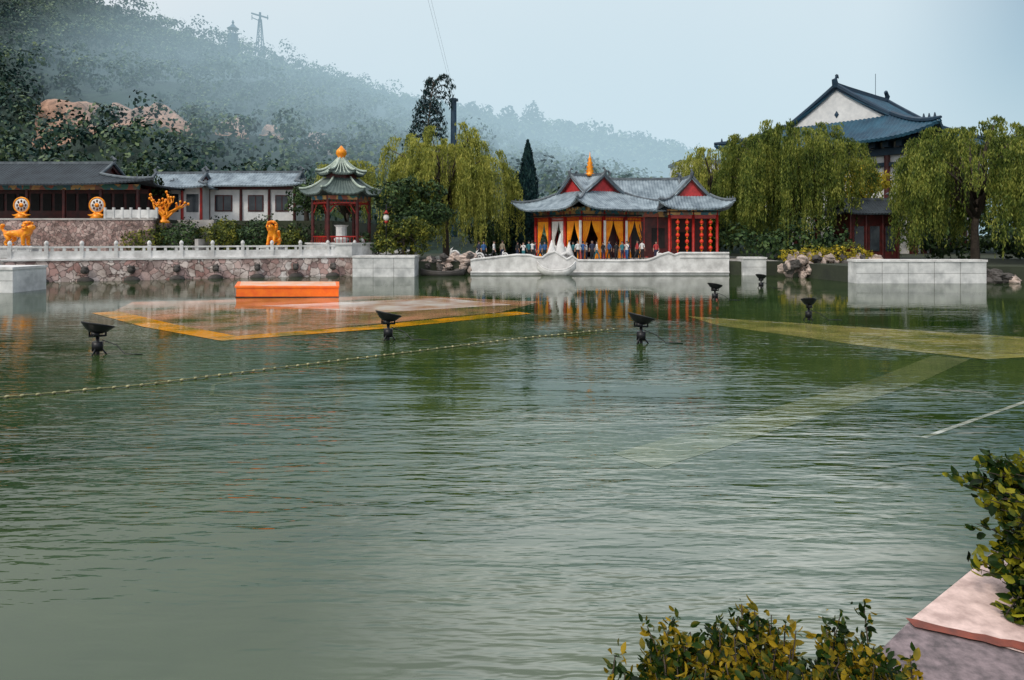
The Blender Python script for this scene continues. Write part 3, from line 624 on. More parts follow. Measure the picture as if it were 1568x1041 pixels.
# ================================================================ LEFT HALLS
Hh=empty('red_hall',(-48,66.2,4.96))
roof('roof',15.2,4.9,9.4,.55,3.15,5.5,.5,Hh,'tile_dark','ridge','darkred')
mb=MB(); mb.box(-13.6,13.6,-1.6,3,0,3.3,0); mb.box(-13.8,13.8,-3.5,-3.3,2.75,3.25,1)
for i in range(9): mb.lathe((-13.6+i*3.4,-3.4,0),[(.2,0),(.16,.15),(.16,2.8)],10,2)
for i in range(24): mb.box(-13.3+i*1.13,-12.5+i*1.13,-1.68,-1.603,.9,2.5,3)
mb.box(-13.6,13.6,-3.3,-1.61,2.9,2.95,3)
mb.obj('walls_and_columns',['darkred','beam','darkred','dark'],Hh)  # darker red on the columns puts the shade of this front into their colour
def lotus(x,y,z):
    mb=MB(); mb.T=Matrix.Rotation(math.radians(90),4,'X')
    mb.lathe((0,1.25,0),[(.6,-.04),(.6,.04)],28,1); mb.lathe((0,1.25,0),[(.74,-.06),(.76,0),(.74,.06),(.62,.06),(.62,-.05)],28,0); mb.lathe((0,1.25,.05),[(.2,0),(.2,.06)],16,0)
    for k in range(8): a=k*.785; mb.ell((.38*math.cos(a),1.25+.38*math.sin(a),.05),(.09,.13,.05),2,8,4)
    mb.T=Matrix()
    for k in range(9):
        a=math.radians(-80+k*20); mb.tube([(0,0,.55),(.45*math.sin(a),-.05,.25+.18*math.cos(a)),(.85*math.sin(a),-.05,.28+.12*abs(math.sin(a)))],[.16,.15,.03],7,0)
    mb.lathe((0,0,0),[(.5,0),(.6,.1),(.4,.25),(.45,.4)],14,0)
    mb.obj('gilded_disc_ornament',['gold','whitecloth','darkred'],None,True,(x,y,z))
lotus(-44.1,61.4,4.98); lotus(-37.3,61.4,4.98)
W=empty('white_walled_house',(-27.5,72.5,4.96))
roof('roof',6.6,3.6,5.2,.35,3.6,5.2,.35,W,'tile','ridge','white'); 
mb=MB(); mb.box(-5.3,5.3,-2.4,2.4,0,3.7,0)
for x in (-5.2,-3.6,-.3,2.6,5.2): mb.lathe((x,-2.5,0),[(.16,0),(.13,3.55)],10,1)
for x0,x1 in ((-3.0,-1.2),(.4,2.0),(3.2,4.6)):
    mb.box(x0,x1,-2.46,-2.403,1.0,2.7,1); mb.box(x0+.12,x1-.12,-2.48,-2.463,1.12,2.58,2); mb.box((x0+x1)/2-.05,(x0+x1)/2+.05,-2.5,-2.483,1.12,2.58,1)
mb.box(-5.3,5.3,-2.6,-2.41,3.25,3.55,1); mb.obj('walls_and_windows',['white','darkred','glass'],W)
W2=empty('white_walled_house',(-34,70.2,4.96))
roof('roof',3.9,3.0,2.6,.45,3.3,4.9,.35,W2,'tile','ridge','darkred')
mb=MB(); mb.box(-3,3,-1.8,2,0,3.4,0)
for x in (-2.9,-1,1,2.9): mb.lathe((x,-1.9,0),[(.15,0),(.12,3.3)],10,1)
for x0 in (-2.6,-.6,1.4): mb.box(x0,x0+1.2,-1.86,-1.803,.9,2.7,2)
mb.obj('walls_and_windows',['white','red','glass'],W2)
# ================================================================ GREAT HALL
G=empty('great_hall',(51.6,100.5,0),math.atan2(.643,.766))
roof('roof',14.4,14.4,8.6,.50,15.5,24.2,1.5,G,'tile_teal','ridge_teal','white',pw=1.25,rr=.3,step=.55,solid=.35)
mb=MB(); mb.box(-10.5,10.5,-10.5,10.5,1,16.0,0)
for s in (-1,1):
    for i in range(8):
        q=-10.6+i*3.03
        for (x,y) in ((q,s*10.75),(s*10.75,q)): mb.lathe((x,y,1),[(.4,0),(.35,14.6)],10,1)
    mb.box(-11.2,11.2,s*10.9-.3,s*10.9+.3,13.8,14.7,2); mb.box(s*10.9-.31,s*10.9+.31,-10.58,10.58,13.81,14.71,2)
    mb.box(-11.2,11.2,s*10.7-.25,s*10.7+.25,12.4,12.9,2); mb.box(s*10.7-.25,s*10.7+.25,-10.4,10.4,12.4,12.9,2)
    for i in range(15):
        q=-11.2+i*1.6; mb.box(q-.35,q+.35,s*11.6-.9,s*11.6+.9,14.72,15.5,2); mb.box(s*11.6-.9,s*11.6+.9,q-.34,q+.34,14.73,15.51,2)
mb.box(-12.5,12.5,-12.5,12.5,15.55,15.9,3)
mb.obj('walls_and_brackets',['white','darkred','ridge_teal','ridge_teal'],G)
mb=MB(); mb.tube([(4.5,0,24),(4.5,0,28)],.04,5); mb.obj('antenna',['steel'],G)
S=empty('small_hall',(35,67.5,1.2))
roof('roof',3.2,2.4,2.3,.5,4.4,5.8,.3,S,'tile_dark','ridge','darkred')
mb=MB(); mb.box(-2.4,2.4,-1.5,1.6,0,4.4,0)
for x in (-2.3,-.8,.8,2.3): mb.lathe((x,-1.6,0),[(.13,0),(.11,4.3)],8,1)
for x in (-1.9,-.4,1.1): mb.box(x,x+.9,-1.56,-1.503,.8,3.2,2)
mb.obj('walls',['darkred','darkred','glass'],S)
F_=empty('distant_white_building',(31.8,112,1.2)); mb=MB(); mb.box(-4,6,0,8,0,14.2,0); mb.box(-4.3,6.3,-.3,8.3,14.2,14.7,1)
for i in range(5):
    for k in range(4): mb.box(-3.4+i*1.8,-2.3+i*1.8,-.05,-.003,2+k*3,3.6+k*3,2)
mb.obj('walls_and_windows',['white','ridge','glass'],F_)
# ================================================================ TREES
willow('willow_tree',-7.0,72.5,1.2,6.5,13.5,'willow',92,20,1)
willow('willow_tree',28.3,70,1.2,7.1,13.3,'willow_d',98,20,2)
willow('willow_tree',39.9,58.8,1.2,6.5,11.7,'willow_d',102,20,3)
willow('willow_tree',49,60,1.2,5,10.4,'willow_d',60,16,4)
willow('willow_tree',23.6,80,1.2,4.6,12.8,'willow',60,15,5)
willow('willow_tree',-20.5,84,1.2,3.6,11.6,'willow',45,14,6,.3)
tree('autumn_tree',39.2,76,1.2,11,rblobs(3.2,7.5,4.2,14,seed=3),'yellowleaf',.2,16)
tree('broadleaf_tree',-9.6,65.5,1.2,8,rblobs(4.3,5,3.6,19,(.28,.42),seed=5),'broad',.17,26)
tree('broadleaf_tree',-20.3,67.5,4.9,5,rblobs(2.6,2.2,2.4,9,seed=6),'broad',.18,20)
tree('broadleaf_tree',-43,76,4.9,7,rblobs(5,3.6,3.2,12,seed=8),'broad',.25,20)
tree('broadleaf_tree',-31,80,4.9,7,rblobs(4,3.6,3.2,12,seed=9),'broad',.25,20)
tree('broadleaf_tree',-35.2,66.5,4.9,4.4,rblobs(2.0,2.6,2.0,8,seed=10),'broad',.16,20,.1)
tree('shrub',-9.9,61.8,1.5,3.6,rblobs(2.9,1.9,2.0,14,(.25,.45),seed=11),'hedge',.13,22,.1)
tree('shrub',-13.2,62.2,1.5,2.5,rblobs(1.5,1.4,1.5,7,seed=12),'broad',.14,20,.1)
for i,(x,y,r,h) in enumerate([(-32,60.2,1.9,2.6),(-29.4,60.6,1.9,2.8),(-26.6,62.2,2.2,2.9),(-23.7,62.6,1.8,2.9),(-20.8,63.5,1.5,2.3)]):
    tree('clipped_shrub',x,y,1.66,h,[((0,0,h*.5),(r,r*.8,h*.62)),((r*.4,0,h*.62),(r*.6,r*.6,h*.45)),((-r*.5,-.3,h*.5),(r*.6,r*.6,h*.42))],'hedge' if i%2==0 else 'broad',.13,24,.1)
tree('bank_planting',-24,65.3,3,2.5,[((-4,0,.6),(2,1,1.6)),((0,0,.8),(2.5,1,1.6)),((4,0,.4),(2,1,1.5)),((-7,-.5,.4),(2,1,1.4))],'broad',.16,18,.1)
tree('rock_plants',26.6,57.4,1.3,1,[((-3,0,.5),(1.2,.7,.6)),((-1.2,0,.5),(1.1,.7,.7)),((.8,.2,.5),(1.3,.8,.75)),((2.7,0,.45),(1.2,.7,.65))],'yellowleaf',.12,22,.05)
tree('rock_plants',27.6,58.2,1.3,1,[((-2,0,.6),(1.6,.7,.9)),((1.2,0,.6),(1.8,.7,1.0))],'hedge',.12,22,.05)
tree('shrub',43,53.5,1.2,1.6,rblobs(2.4,1,1.2,9,seed=21),'broad',.14,18,.08)
tree('shrub',20.9,72,1.2,3.6,rblobs(2.6,2.4,2.6,11,seed=23),'broad',.16,20,.08)
tree('shrub',-1.5,76,1.2,3.6,rblobs(3.2,2.0,2.4,11,seed=24),'broad',.18,20,.08)
def cypress(x,y,z,h,r):
    e=empty('cypress_tree',(x,y,z)); n=10000; t=rng.uniform(.03,1,n); a=rng.uniform(0,6.283,n)
    rr=r*np.sin(np.pi*np.minimum(1,(1-t)*.72+.0))**.8*(1+.15*np.sin(a*5+t*30))*rng.uniform(.6,1,n)
    P=np.stack([rr*np.cos(a),rr*np.sin(a),t*h],1); N=np.stack([np.cos(a),np.sin(a),np.ones(n)*.6],1)
    A=unit(np.stack([np.cos(a)*.3,np.sin(a)*.3,np.ones(n)],1)+rng.normal(0,.2,(n,3))); Bv=unit(np.cross(A,N+rng.normal(0,.5,(n,3)))); s=rng.uniform(.1,.26,(n,1))
    V,F=diamonds(P,A*s,Bv*s*.4); npmesh('foliage',V,F,['conifer'],e)
    mb=MB(); mb.tube([(0,0,-.3),(0,0,h*.5),(0,0,h*.95)],[.2,.12,.02],7); mb.obj('trunk',['bark'],e,True)
cypress(1.75,75.5,1.2,12.8,1.35); cypress(.6,77,1.2,9.4,1.7)
e=empty('feathery_tree',(-12.9,99,hill(-12,99))); mb=MB(); h=22.2
trunk=lambda t:Vector((1.5*t**2.2,0,h*t)); mb.tube([trunk(i/8) for i in range(9)],[.3-.03*i for i in range(9)],7)
Cs=[]; rr_=random.Random(5)
for k in range(34):
    t=.62+.38*(k/33); p=trunk(t); a=(0 if k%2 else math.pi)+rr_.uniform(-.9,.9)
    L=(1.4+1.9*(1-(t-.62)/.38))*rr_.uniform(.7,1.15); up_=rr_.uniform(.5,1.3)+(.9 if t>.92 else 0); lean=1.4 if (t>.88 and math.cos(a)>0) else 0
    pts=[p+Vector(((math.cos(a)*L+lean)*q,math.sin(a)*L*q,up_*math.sin(q*2.2)-1.5*q**3)) for q in [i/7 for i in range(8)]]
    mb.tube(pts,[.08-.009*i for i in range(8)],5)
    for i in range(1,8):
        for j in range(13):
            c=pts[i]+Vector((rr_.gauss(0,.18),rr_.gauss(0,.16),-abs(rr_.gauss(0,.33))+.08)); Cs.append(tuple(c))
Cs=np.array(Cs); n=len(Cs); A_=unit(np.stack([rng.normal(0,.6,n),rng.normal(0,.5,n),-np.ones(n)],1)); B_=unit(np.cross(A_,rng.normal(0,1,(n,3)))); s=rng.uniform(.15,.34,(n,1)); V,F=diamonds(Cs,A_*s,B_*s*.3)
mb.obj('trunk_and_limbs',['bark'],e,True); npmesh('foliage',V,F,['conifer'],e)
mb=MB(); mb.tube([(-8.55,100,1),(-8.55,100,23.6)],[.5,.42],12); mb.box(-9.2,-7.9,99.6,100.4,23.2,23.5); mb.obj('cable_pole',['steel'],None)
mb=MB()
for dx in (0,.28): mb.tube([(-8.55+dx,100,23.5),(-7.4+dx,60,24.3),(-6.2+dx,20,25.2)],.010,4)
mb.obj('overhead_cable',['steel'])
for (x,y,h) in [(-16,225,11),(-6,222,8),(4,260,9)]:
    cypress(x,y,hill(x,y),h,2.2)
for (x,y,h,r) in [(-28,474,16,5),(14,474,20,5),(-2,474,17,4),(88,480,14,6),(40,480,11,5)]:
    tree('hilltop_tree',x,y,hill2(x,y),h,[((0,0,h*.7),(r,r,h*.3)),((r*.6,0,h*.5),(r,r,h*.25)),((-r*.7,0,h*.45),(r,r,h*.22))],'conifer',.9,30,.5)
x,y=-93,252; z=hill(x,y); mb=MB()
for sx in (-1,1):
    for sy in(-1,1): mb.tube([(sx*1.3,sy*1.3,-1),(sx*.35,sy*.35,13)],.2,4)
for k in range(7):
    t=k/7; w=1.3-.95*t; w2=1.3-.95*(k+1)/7; z0_,z1_=t*13,(k+1)/7*13; mb.tube([(-w,-w,z0_),(w2,-w2,z1_)],.1,4); mb.tube([(w,-w,z0_),(-w2,-w2,z1_)],.1,4)
mb.tube([(-3.2,0,15.2),(3.0,0,13.4)],.35,4); mb.tube([(0,0,12),(0,0,15.5)],.4,6); mb.tube([(-3.0,0,13.6),(-.2,0,12.4)],.2,4)
for q in (-3,2.8): mb.tube([(q,0,14.5),(q,0,12.8)],.15,4)
mb.obj('cableway_pylon',['steel'],None,False,(x,y,z+3))
x,y=-103,252; z=hill(x,y)+8.5; mb=MB()
for i in range(6): a=i*math.pi/3; mb.tube([(1.2*math.cos(a),1.2*math.sin(a),-9),(1.2*math.cos(a),1.2*math.sin(a),2.3)],.14,6,1)
mb.lathe((0,0,2.2),[(2.2,0),(1.2,.7),(.5,1.5),(.3,1.8),(.5,2.3),(.1,3.2)],12,0); mb.lathe((0,0,-9),[(1.8,0),(1.8,9.2)],12,1); mb.obj('ridge_gazebo',['steel','steel'],None,False,(x,y,z))
# ================================================================ SKINNED FIGURES
def skin_mesh(name,V,E,R,sub=2):
    me=bpy.data.meshes.new(name); me.from_pydata(V,E,[]); o=bpy.data.objects.new(name,me); scene.collection.objects.link(o)
    s=o.modifiers.new('s','SKIN'); s.use_smooth_shade=True
    for i,r in enumerate(R): me.skin_vertices[0].data[i].radius=r if isinstance(r,tuple) else (r,r)
    me.skin_vertices[0].data[0].use_root=True
    q=o.modifiers.new('u','SUBSURF'); q.levels=sub; q.render_levels=sub
    bpy.context.view_layer.update(); dg=bpy.context.evaluated_depsgraph_get(); nm=bpy.data.meshes.new_from_object(o.evaluated_get(dg))
    bpy.data.objects.remove(o); nm.name=name; nm.materials.clear(); return nm
def person_mesh(pose):
    V=[];E=[];R=[]
    def a(p,r,par=None):
        V.append(p);R.append(r)
        if par is not None: E.append((par,len(V)-1))
        return len(V)-1
    pv=a((0,0,.95),(.15,.11)); sp=a((0,0,1.12),(.135,.1),pv); ch=a((0,0,1.33),(.17,.11),sp); nb=a((0,0,1.47),(.07,.065),ch); nk=a((0,-.01,1.54),.052,nb); hd=a((0,-.02,1.62),(.078,.095),nk); a((0,-.01,1.72),(.068,.08),hd)
    for s in (-1,1):
        st={'walk':.2*s,'stand':0,'film':0.05*s}[pose]
        h=a((.09*s,0,.88),.095,pv); k=a((.1*s,-st-.02,.5),.065,h); an=a((.1*s,-st*1.3+(.1 if st<0 else 0),.09),.045,k); a((.12*s,-st*1.3-.15,.045),.04,an)
        sh=a((.18*s,0,1.42),.06,ch)
        if pose=='film' : el=a((.25*s,-.15,1.2),.045,sh); wr=a((.12*s,-.36,1.42),.03,el); dz=(0,-.02,.07)
        else:
            sw={'walk':-.18*s,'stand':0}[pose]; el=a((.24*s,-sw*.4+.02,1.14),.046,sh); wr=a((.26*s,-sw-.06,.9),.03,el); dz=(0,-.015,-.07)
        wp=Vector(V[wr]); pm=a(tuple(wp+Vector(dz)),(.036,.02),wr)
        for f in range(4):
            b0=Vector(V[pm])+Vector(((f-1.5)*.003,(f-1.5)*.019,0)); L=[.07,.085,.08,.06][f]; sg=1 if pose=='film' else -1
            m1=a(tuple(b0+Vector((0,0,sg*L*.6))),.009,pm); a(tuple(b0+Vector((-.018*s,-.005,sg*L))),.008,m1)
        t1=a(tuple(Vector(V[pm])+Vector((-.02*s,-.05,-.005))),.011,pm); a(tuple(Vector(V[t1])+Vector((-.01*s,-.015,-.03))),.009,t1)
    me=skin_mesh('body_'+pose,V,E,R,2)
    import bmesh
    bm=bmesh.new(); bm.from_mesh(me)
    def blob(c,r):
        g=bmesh.ops.create_uvsphere(bm,u_segments=10,v_segments=7,radius=1)
        for v_ in g['verts']: v_.co=Vector((v_.co.x*r[0]+c[0],v_.co.y*r[1]+c[1],v_.co.z*r[2]+c[2]))
    blob((0,-.125,1.63),(.014,.022,.024)); blob((.09,-.01,1.63),(.012,.022,.032)); blob((-.09,-.01,1.63),(.012,.022,.032)); blob((0,.012,1.70),(.097,.112,.085))
    bm.to_mesh(me); bm.free()
    mi=[]
    for p in me.polygons:
        c=p.center
        if c.z>1.525: k=1 if (c.z>1.685 or (c.y>.03 and c.z>1.57)) else 0
        elif abs(c.x)>.2 and c.z<1.12 or (pose=='film' and c.y<-.22) : k=0
        elif c.z>.97: k=2
        elif c.z>.1: k=3
        else: k=4
        mi.append(k)
    for q in range(5): me.materials.append(None)
    me.polygons.foreach_set('material_index',mi); me.polygons.foreach_set('use_smooth',[True]*len(mi)); return me
PM={p:person_mesh(p) for p in ('stand','walk','film')}
for n_,c in {'skin':(.5,.3,.22),'hair':(.02,.015,.012),'shoe':(.03,.03,.03),'c_white':(.8,.8,.8),'c_black':(.02,.022,.026),'c_blue':(.04,.13,.34),'c_red':(.5,.05,.05),'c_navy':(.025,.035,.08),'c_teal':(.04,.22,.26),'c_khaki':(.3,.25,.18)}.items(): M[n_]=mat('cloth_'+n_ if n_[0:2]=='c_' else n_,c,None,.8,12,.0)
def person(x,y,z,rz,pose,top,bot,s=1):
    me=PM[pose].copy()
    for i,q in enumerate(('skin','hair',top,bot,'shoe')): me.materials[i]=M[q]
    o=bpy.data.objects.new('person',me); link(o); o.location=(x,y,z); o.rotation_euler[2]=rz; o.scale=(s,s,s)
for q in [(-2.6,62.6,'stand','c_blue','c_black',.3),(-1.65,62.3,'walk','c_white','c_black',1.2),(-.9,63.4,'stand','c_khaki','c_navy',2.5),(1.05,62.4,'film','c_white','c_teal',-.5),(1.55,63,'stand','c_teal','c_black',.6),(2.1,62.2,'stand','c_navy','c_black',1.7),(2.6,62.7,'walk','c_blue','c_navy',-1.4),
 (6.0,62.3,'stand','c_white','c_black',.2),(6.5,62.6,'film','c_blue','c_navy',2.6),(7.3,62.2,'stand','c_navy','c_black',0),(7.75,62.5,'walk','c_white','c_teal',1.5),(9.6,62.8,'stand','c_black','c_black',3.0),(10.05,62.3,'stand','c_teal','c_navy',.5),(10.5,62.5,'film','c_white','c_blue',-.7),(11.6,63.3,'walk','c_red','c_black',1.6),(5.3,63,'stand','c_black','c_khaki',.9),(13.4,63.5,'stand','c_red','c_navy',0),
 (-3.1,63.6,'walk','c_navy','c_black',1.9),(.5,64.0,'stand','c_black','c_navy',2.2),(1.9,64.2,'film','c_white','c_black',2.9),(3.1,64.6,'stand','c_blue','c_black',.1),(5.7,63.6,'stand','c_teal','c_black',-.9),(6.9,63.4,'stand','c_white','c_navy',1.0),(8.5,63.6,'stand','c_black','c_navy',.4),(9.1,63.9,'walk','c_blue','c_black',-1.2),(10.9,63.9,'stand','c_navy','c_black',2.0),(12.3,64.6,'stand','c_white','c_black',2.6),(7.5,63.9,'stand','c_black','c_black',2.4)]:
    person(q[0],q[1],1.245,q[5],q[2],q[3],q[4],random.uniform(.93,1.03))
person(-13.5,61.2,1.75,.4,'stand','c_white','c_khaki')
def lion(kind):
    V=[];E=[];R=[]
    def a(p,r,par=None):
        V.append(p);R.append(r)
        if par is not None:E.append((par,len(V)-1))
        return len(V)-1
    if kind=='sit':
        pv=a((0,.4,.3),.26); c=a((0,-.02,.72),.27,pv); n_=a((0,-.18,1.02),.24,c); h=a((0,-.34,1.25),.23,n_); a((0,-.58,1.18),(.14,.12),h)
        for s in (-1,1):
            f=a((.18*s,-.2,.6),.11,c); k=a((.19*s,-.3,.33),.085,f); p=a((.19*s,-.34,.08),.085,k); a((.19*s,-.48,.05),.08,p)
            t=a((.26*s,.3,.34),.17,pv); k=a((.33*s,-.02,.36),.11,t); hk=a((.33*s,.2,.1),.07,k); a((.33*s,-.14,.05),.08,hk)
        t=a((0,.68,.2),.08,pv); t=a((0,.82,.6),.08,t); a((0,.66,1.0),.12,t); hc=(0,-.3,1.25)
    else:
        pv=a((0,.55,.85),.27); c=a((0,0,.85),.27,pv); c2=a((0,-.4,.9),.31,c); n_=a((0,-.62,1.15),.27,c2); h=a((0,-.8,1.32),.26,n_); a((0,-1.04,1.24),(.16,.14),h)
        for s in (-1,1):
            f=a((.2*s,-.42,.65),.14,c2); k=a((.21*s,-.45,.38),.11,f); p=a((.21*s,-.42,.09),.1,k); a((.21*s,-.58,.06),.1,p)
            t=a((.22*s,.58,.7),.19,pv); k=a((.25*s,.38,.45),.14,t); hk=a((.24*s,.64,.26),.085,k); p=a((.24*s,.6,.09),.085,hk); a((.24*s,.46,.06),.1,p)
        t=a((0,.85,.95),.09,pv); t=a((0,1.05,1.2),.09,t); a((0,.95,1.55),.16,t); hc=(0,-.74,1.32)
    me=skin_mesh('lion_body',V,E,R,2)
    mb=MB(); mb.v=[tuple(v.co) for v in me.vertices]; mb.f=[tuple(p.vertices) for p in me.polygons]; mb.m=[0]*len(mb.f)
    for k in range(60):
        a_=random.uniform(0,6.28); b_=random.uniform(-.9,1.3); mb.ell((hc[0]+.30*math.cos(a_)*math.cos(b_*.6),hc[1]+.12+.08*math.sin(b_)+.1*random.random(),hc[2]+.32*math.sin(a_)),(.095,.095,.095),0,8,5)
    for s in (-1,1): mb.ell((.2*s+hc[0],hc[1]+.02,hc[2]+.26),(.07,.05,.09),0,8,5); mb.ell((.09*s+hc[0],hc[1]-.23,hc[2]+.05),(.035,.03,.035),1,8,5)
    mb.ell((hc[0],hc[1]-.4,hc[2]),(.06,.04,.04),1,8,5)
    return mb
for kind,x,y,rz,sc in (('stand',-39.9,55.2,math.radians(90),1.3),('sit',-20.6,58.9,math.radians(-10),1.3)):
    L_=empty('gold_lion_statue',(x,y,1.66),rz); mb=lion(kind); o=mb.obj('lion',['gold','darkred'],L_,True,(0,0,1.0)); o.scale=(sc*1.1,sc,sc*(.9 if kind=='stand' else 1))
    mb=MB(); w,dd=(.6,1.5) if kind=='stand' else (.75,1.15)
    mb.box(-w,w,-dd,dd,0,.2); mb.box(-w*.85,w*.85,-dd*.92,dd*.92,.2,.8); mb.box(-w,w,-dd,dd,.8,1.0); mb.obj('pedestal',['marble_band'],L_,False,None,.03)
mb=MB()
for i in range(17):
    a=math.radians(random.uniform(-75,75)); ay=random.uniform(-.5,.5); L=random.uniform(1.6,2.7); 
    p=[Vector((0,0,.3))]
    for k in range(1,6):
        t=k/5; p.append(Vector((math.sin(a)*L*t*.75+.18*math.sin(t*6+i),ay*t,.3+L*t*math.cos(a*.75)+.1*math.sin(t*5))))
    mb.tube(p,[.12,.10,.09,.07,.06,.04],7); mb.ell(p[-1],(.13,.12,.14),0,8,5)
    if i%2: mb.tube([p[3],p[3]+Vector((.35,0,.25)),p[3]+Vector((.4,0,.6))],[.07,.06,.04],6); mb.ell(p[3]+Vector((.4,0,.65)),(.11,.1,.12),0,8,5)
mb.lathe((0,0,0),[(.5,0),(.45,.2),(.2,.35),(.2,.6)],12); mb.obj('gold_branch_ornament',['gold'],None,True,(-31.2,61.2,4.6))
mb=MB(); mb.box(-31.7,-30.7,60.7,61.7,1.66,4.6); mb.obj('ornament_plinth',['wallbrick'],None,False,None,.04)
mb=MB(); mb.tube([(0,0,0),(0,0,4.6)],.05,8); mb.ell((0,0,3.4),(.26,.26,.3),1); mb.lathe((0,0,3.75),[(.3,0),(.1,.2),(.02,.35)],10,2); mb.lathe((0,0,2.9),[(.1,0),(.2,.2)],10,2); mb.tube([(0,0,4.2),(.5,0,4.4)],.03,6)
mb.obj('garden_lamp',['black','whitecloth','red'],None,True,(-11.2,60.8,1.7))
# ================================================================ NEAR LEDGE + SHRUBS
Z=1.8
edge=[(-25,.2),(-3,1.0),(.2,2.1),(1.43,2.74),(1.73,3.0),(2.52,3.63),(12,11.2)]
M['granite']=mat('pink_granite',(.78,.58,.53),(.44,.31,.28),.75,11,.006); M['granite_g']=mat('grey_granite',(.26,.20,.21),(.10,.08,.085),.8,18,.008); M['joint']=mat('red_joint',(.26,.06,.035),(.12,.035,.025),.8,10,.004)
mb=MB(); prism(mb,edge+[(12,-8),(-25,-8)],-1.5,Z); mb.obj('lakeside_ledge',['granite_g'],None,False,None,.015)
sheet('ledge_coping',[(1.76,3.015),(2.52,3.61),(11.9,11.0),(11.9,1.6),(2.6,2.55),(2.2,2.68)],Z+.005,'granite')
def jw(t): return .035+.018*noise.noise(Vector((t*9,0,0)))
mb=MB(); js=[Vector((1.74,2.985,Z+.010)).lerp(Vector((2.8,2.46,Z+.010)),i/24) for i in range(25)]
vs=[]; 
for i,p in enumerate(js): vs+=[p+Vector((0,jw(i*.1)+.03*noise.noise(Vector((i*.4,3,0))),0)),p-Vector((0,jw(i*.1+5),0))]
mb.add(vs,[(2*i,2*i+1,2*i+3,2*i+2) for i in range(24)]); mb.obj('ledge_joint',['joint'])
def shrub_near(name,stems,mt,lsize,nper,spread=.05):
    e=empty(name); mb=MB(); Vs=[];Fs=[];o=0
    for (b0,t0) in stems:
        b_=Vector(b0);t_=Vector(t0); mid=b_.lerp(t_,.5)+Vector((random.uniform(-.04,.04),random.uniform(-.04,.04),.02))
        mb.tube([b_,mid,t_],[.006,.004,.0018],5)
        for i in range(nper):
            t=random.uniform(.25,1.02); p=(b_.lerp(mid,t*2) if t<.5 else mid.lerp(t_,t*2-1))
            a=Vector((random.gauss(0,1),random.gauss(0,1),random.gauss(.45,.7))).normalized(); L=lsize*random.uniform(.5,1.3)
            w=a.cross(Vector((random.gauss(0,1),random.gauss(0,1),random.gauss(0,1)))).normalized(); nrm=a.cross(w)
            p=p+Vector((random.gauss(0,spread*.3),random.gauss(0,spread*.3),random.gauss(0,spread*.3)))
            W_=L*.25
            ring=[p,p+a*L*.22+w*W_*.75+nrm*L*.05,p+a*L*.5+w*W_+nrm*L*.08,p+a*L*.8+w*W_*.6+nrm*L*.04,p+a*L-nrm*L*.08,p+a*L*.8-w*W_*.6+nrm*L*.04,p+a*L*.5-w*W_+nrm*L*.08,p+a*L*.22-w*W_*.75+nrm*L*.05,p+a*L*.25-nrm*L*.02,p+a*L*.52-nrm*L*.03,p+a*L*.8-nrm*L*.05]
            Vs+= [tuple(q) for q in ring]
            Fs+=[(o,o+1,o+8),(o,o+8,o+7),(o+1,o+2,o+9),(o+1,o+9,o+8),(o+2,o+3,o+10),(o+2,o+10,o+9),(o+3,o+4,o+10),(o+10,o+4,o+5),(o+9,o+10,o+5),(o+9,o+5,o+6),(o+8,o+9,o+6),(o+8,o+6,o+7)]; o+=11
    mb.obj('stems',['bark'],e,True); b2=MB(); b2.v=Vs;b2.f=Fs;b2.m=[0]*len(Fs); b2.obj('leaves',[mt],e,True)
st=[]
for i in range(290):
    x=random.uniform(.42,1.40); hgt=2.05+.07*math.sin((x-.35)*3.0)+.045*math.sin(x*17)+random.uniform(-.2,.05)-(.09 if x>1.25 else 0)-(.10 if x<.52 else 0)
    y=random.uniform(2.15,2.5); st.append(((x+random.uniform(-.1,.1),y-.05,1.7),(x+random.uniform(-.06,.06),y,hgt)))
shrub_near('lakeside_shrub',st,'nearleaf',.036,50)
st=[]
for i in range(150):
    z=random.uniform(1.88,2.46); w=.36+.07*math.sin(z*14); x=2.54-random.random()*w*.95
    st.append(((2.62+random.random()*.2,3.2+random.uniform(-.1,.1),z-.2),(x,3.15+random.uniform(-.2,.2),z)))
st+=[((2.5,3.1,1.95),(2.18+random.uniform(-.03,.12),3.0,1.8+random.uniform(-.08,.1))) for i in range(12)]
shrub_near('boxwood_shrub',st,'nearleaf_d',.060,32)
# ================================================================ LIGHT, WORLD, CAMERA
sv=Vector((-.45,-.55,.75)).normalized()
w=bpy.data.worlds.new('World'); scene.world=w; w.use_nodes=True; nt=w.node_tree; bg=nt.nodes['Background']
sky=nt.nodes.new('ShaderNodeTexSky'); sky.sky_type='NISHITA'; sky.sun_disc=False; sky.sun_elevation=math.asin(sv.z); sky.sun_rotation=math.atan2(sv.x,sv.y); sky.dust_density=1; sky.air_density=2; sky.ozone_density=3
tc=nt.nodes.new('ShaderNodeTexCoord'); sp=nt.nodes.new('ShaderNodeSeparateXYZ'); nt.links.new(tc.outputs['Generated'],sp.inputs[0])
def mr(src,a,b_,c,d_):
    n=nt.nodes.new('ShaderNodeMapRange'); n.interpolation_type='SMOOTHSTEP'; nt.links.new(src,n.inputs[0])
    for i,q in enumerate((a,b_,c,d_)): n.inputs[i+1].default_value=q
    return n.outputs[0]
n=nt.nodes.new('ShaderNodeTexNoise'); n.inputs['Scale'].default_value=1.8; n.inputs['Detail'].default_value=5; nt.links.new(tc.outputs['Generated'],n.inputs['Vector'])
xs=mth('ADD',sp.outputs[0],mth('MULTIPLY',mth('ADD',n.outputs['Fac'],-.5),.12))
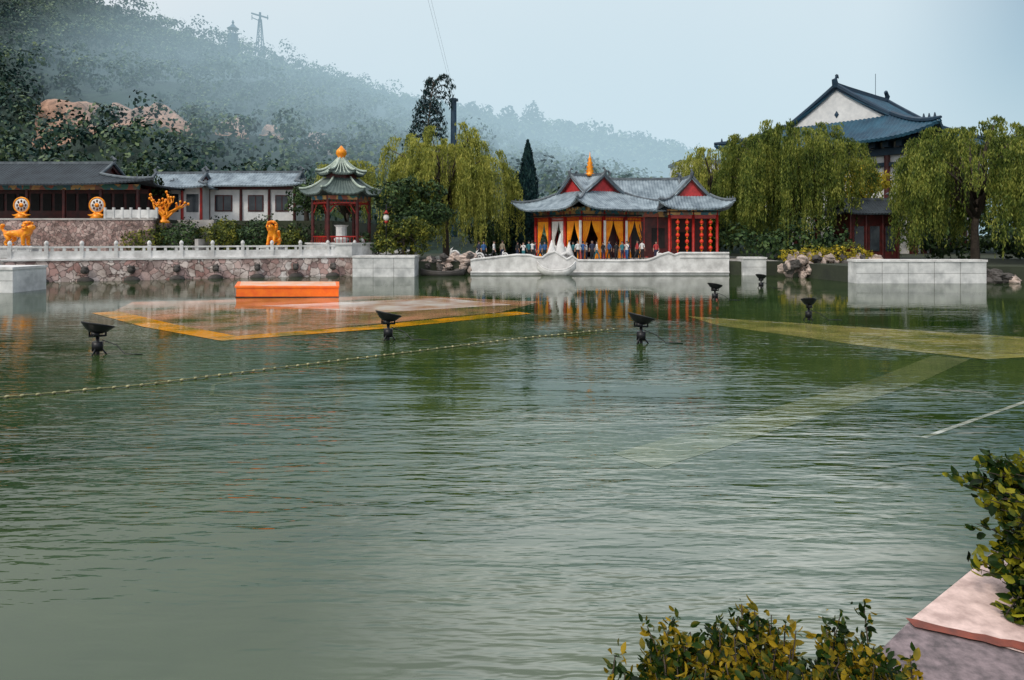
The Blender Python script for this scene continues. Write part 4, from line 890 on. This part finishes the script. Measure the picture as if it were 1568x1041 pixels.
clear=mth('MULTIPLY',mr(xs,.44,.63,0,1),mr(sp.outputs[2],.0,.24,.2,1))  # upper-right sky darkened to blue: lens vignette painted into the sky colour
cl=ramp(nt,n.outputs['Fac'],[(.3,(.79,.83,.87)),(.7,(.91,.925,.94))])
band=mth('MULTIPLY',mth('MULTIPLY',mr(sp.outputs[2],.325,.37,0,1),mr(sp.outputs[2],.46,.60,1,0)),mth('MULTIPLY',mr(sp.outputs[0],-.30,.10,0,1),mth('MULTIPLY',mr(sp.outputs[0],.34,.62,1,0),mr(sp.outputs[1],.0,.4,0,1))))  # bright sky band added above the frame to put glare on the water
br=mth('ADD',mr(sp.outputs[2],.30,.75,9.8,16),mth('MULTIPLY',band,27))
sc_=nt.nodes.new('ShaderNodeVectorMath'); sc_.operation='SCALE'; nt.links.new(cl,sc_.inputs[0]); nt.links.new(br,sc_.inputs['Scale'])
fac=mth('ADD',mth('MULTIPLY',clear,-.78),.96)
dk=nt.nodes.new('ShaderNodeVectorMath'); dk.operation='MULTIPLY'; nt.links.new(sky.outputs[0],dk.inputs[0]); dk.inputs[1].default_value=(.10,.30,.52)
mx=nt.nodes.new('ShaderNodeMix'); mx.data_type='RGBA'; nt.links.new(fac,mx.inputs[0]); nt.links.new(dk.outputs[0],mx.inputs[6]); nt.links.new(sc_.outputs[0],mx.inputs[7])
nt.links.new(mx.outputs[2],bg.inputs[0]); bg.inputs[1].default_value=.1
sl=bpy.data.lights.new('sun','SUN'); sl.energy=1.5; sl.angle=math.radians(10); sl.color=(1,.90,.76); so=bpy.data.objects.new('sun',sl); link(so); so.rotation_euler=sv.to_track_quat('Z','Y').to_euler()
cam=bpy.data.cameras.new('camera'); cam.lens=24; cam.sensor_width=36; cam.shift_y=-.102; cam.clip_end=6000; cam.clip_start=.05
co=bpy.data.objects.new('camera',cam); link(co); co.location=(0,0,3.5); co.rotation_euler=(math.radians(90),0,0); scene.camera=co
scene.view_settings.view_transform='Standard'; scene.view_settings.look='None'; scene.view_settings.exposure=0
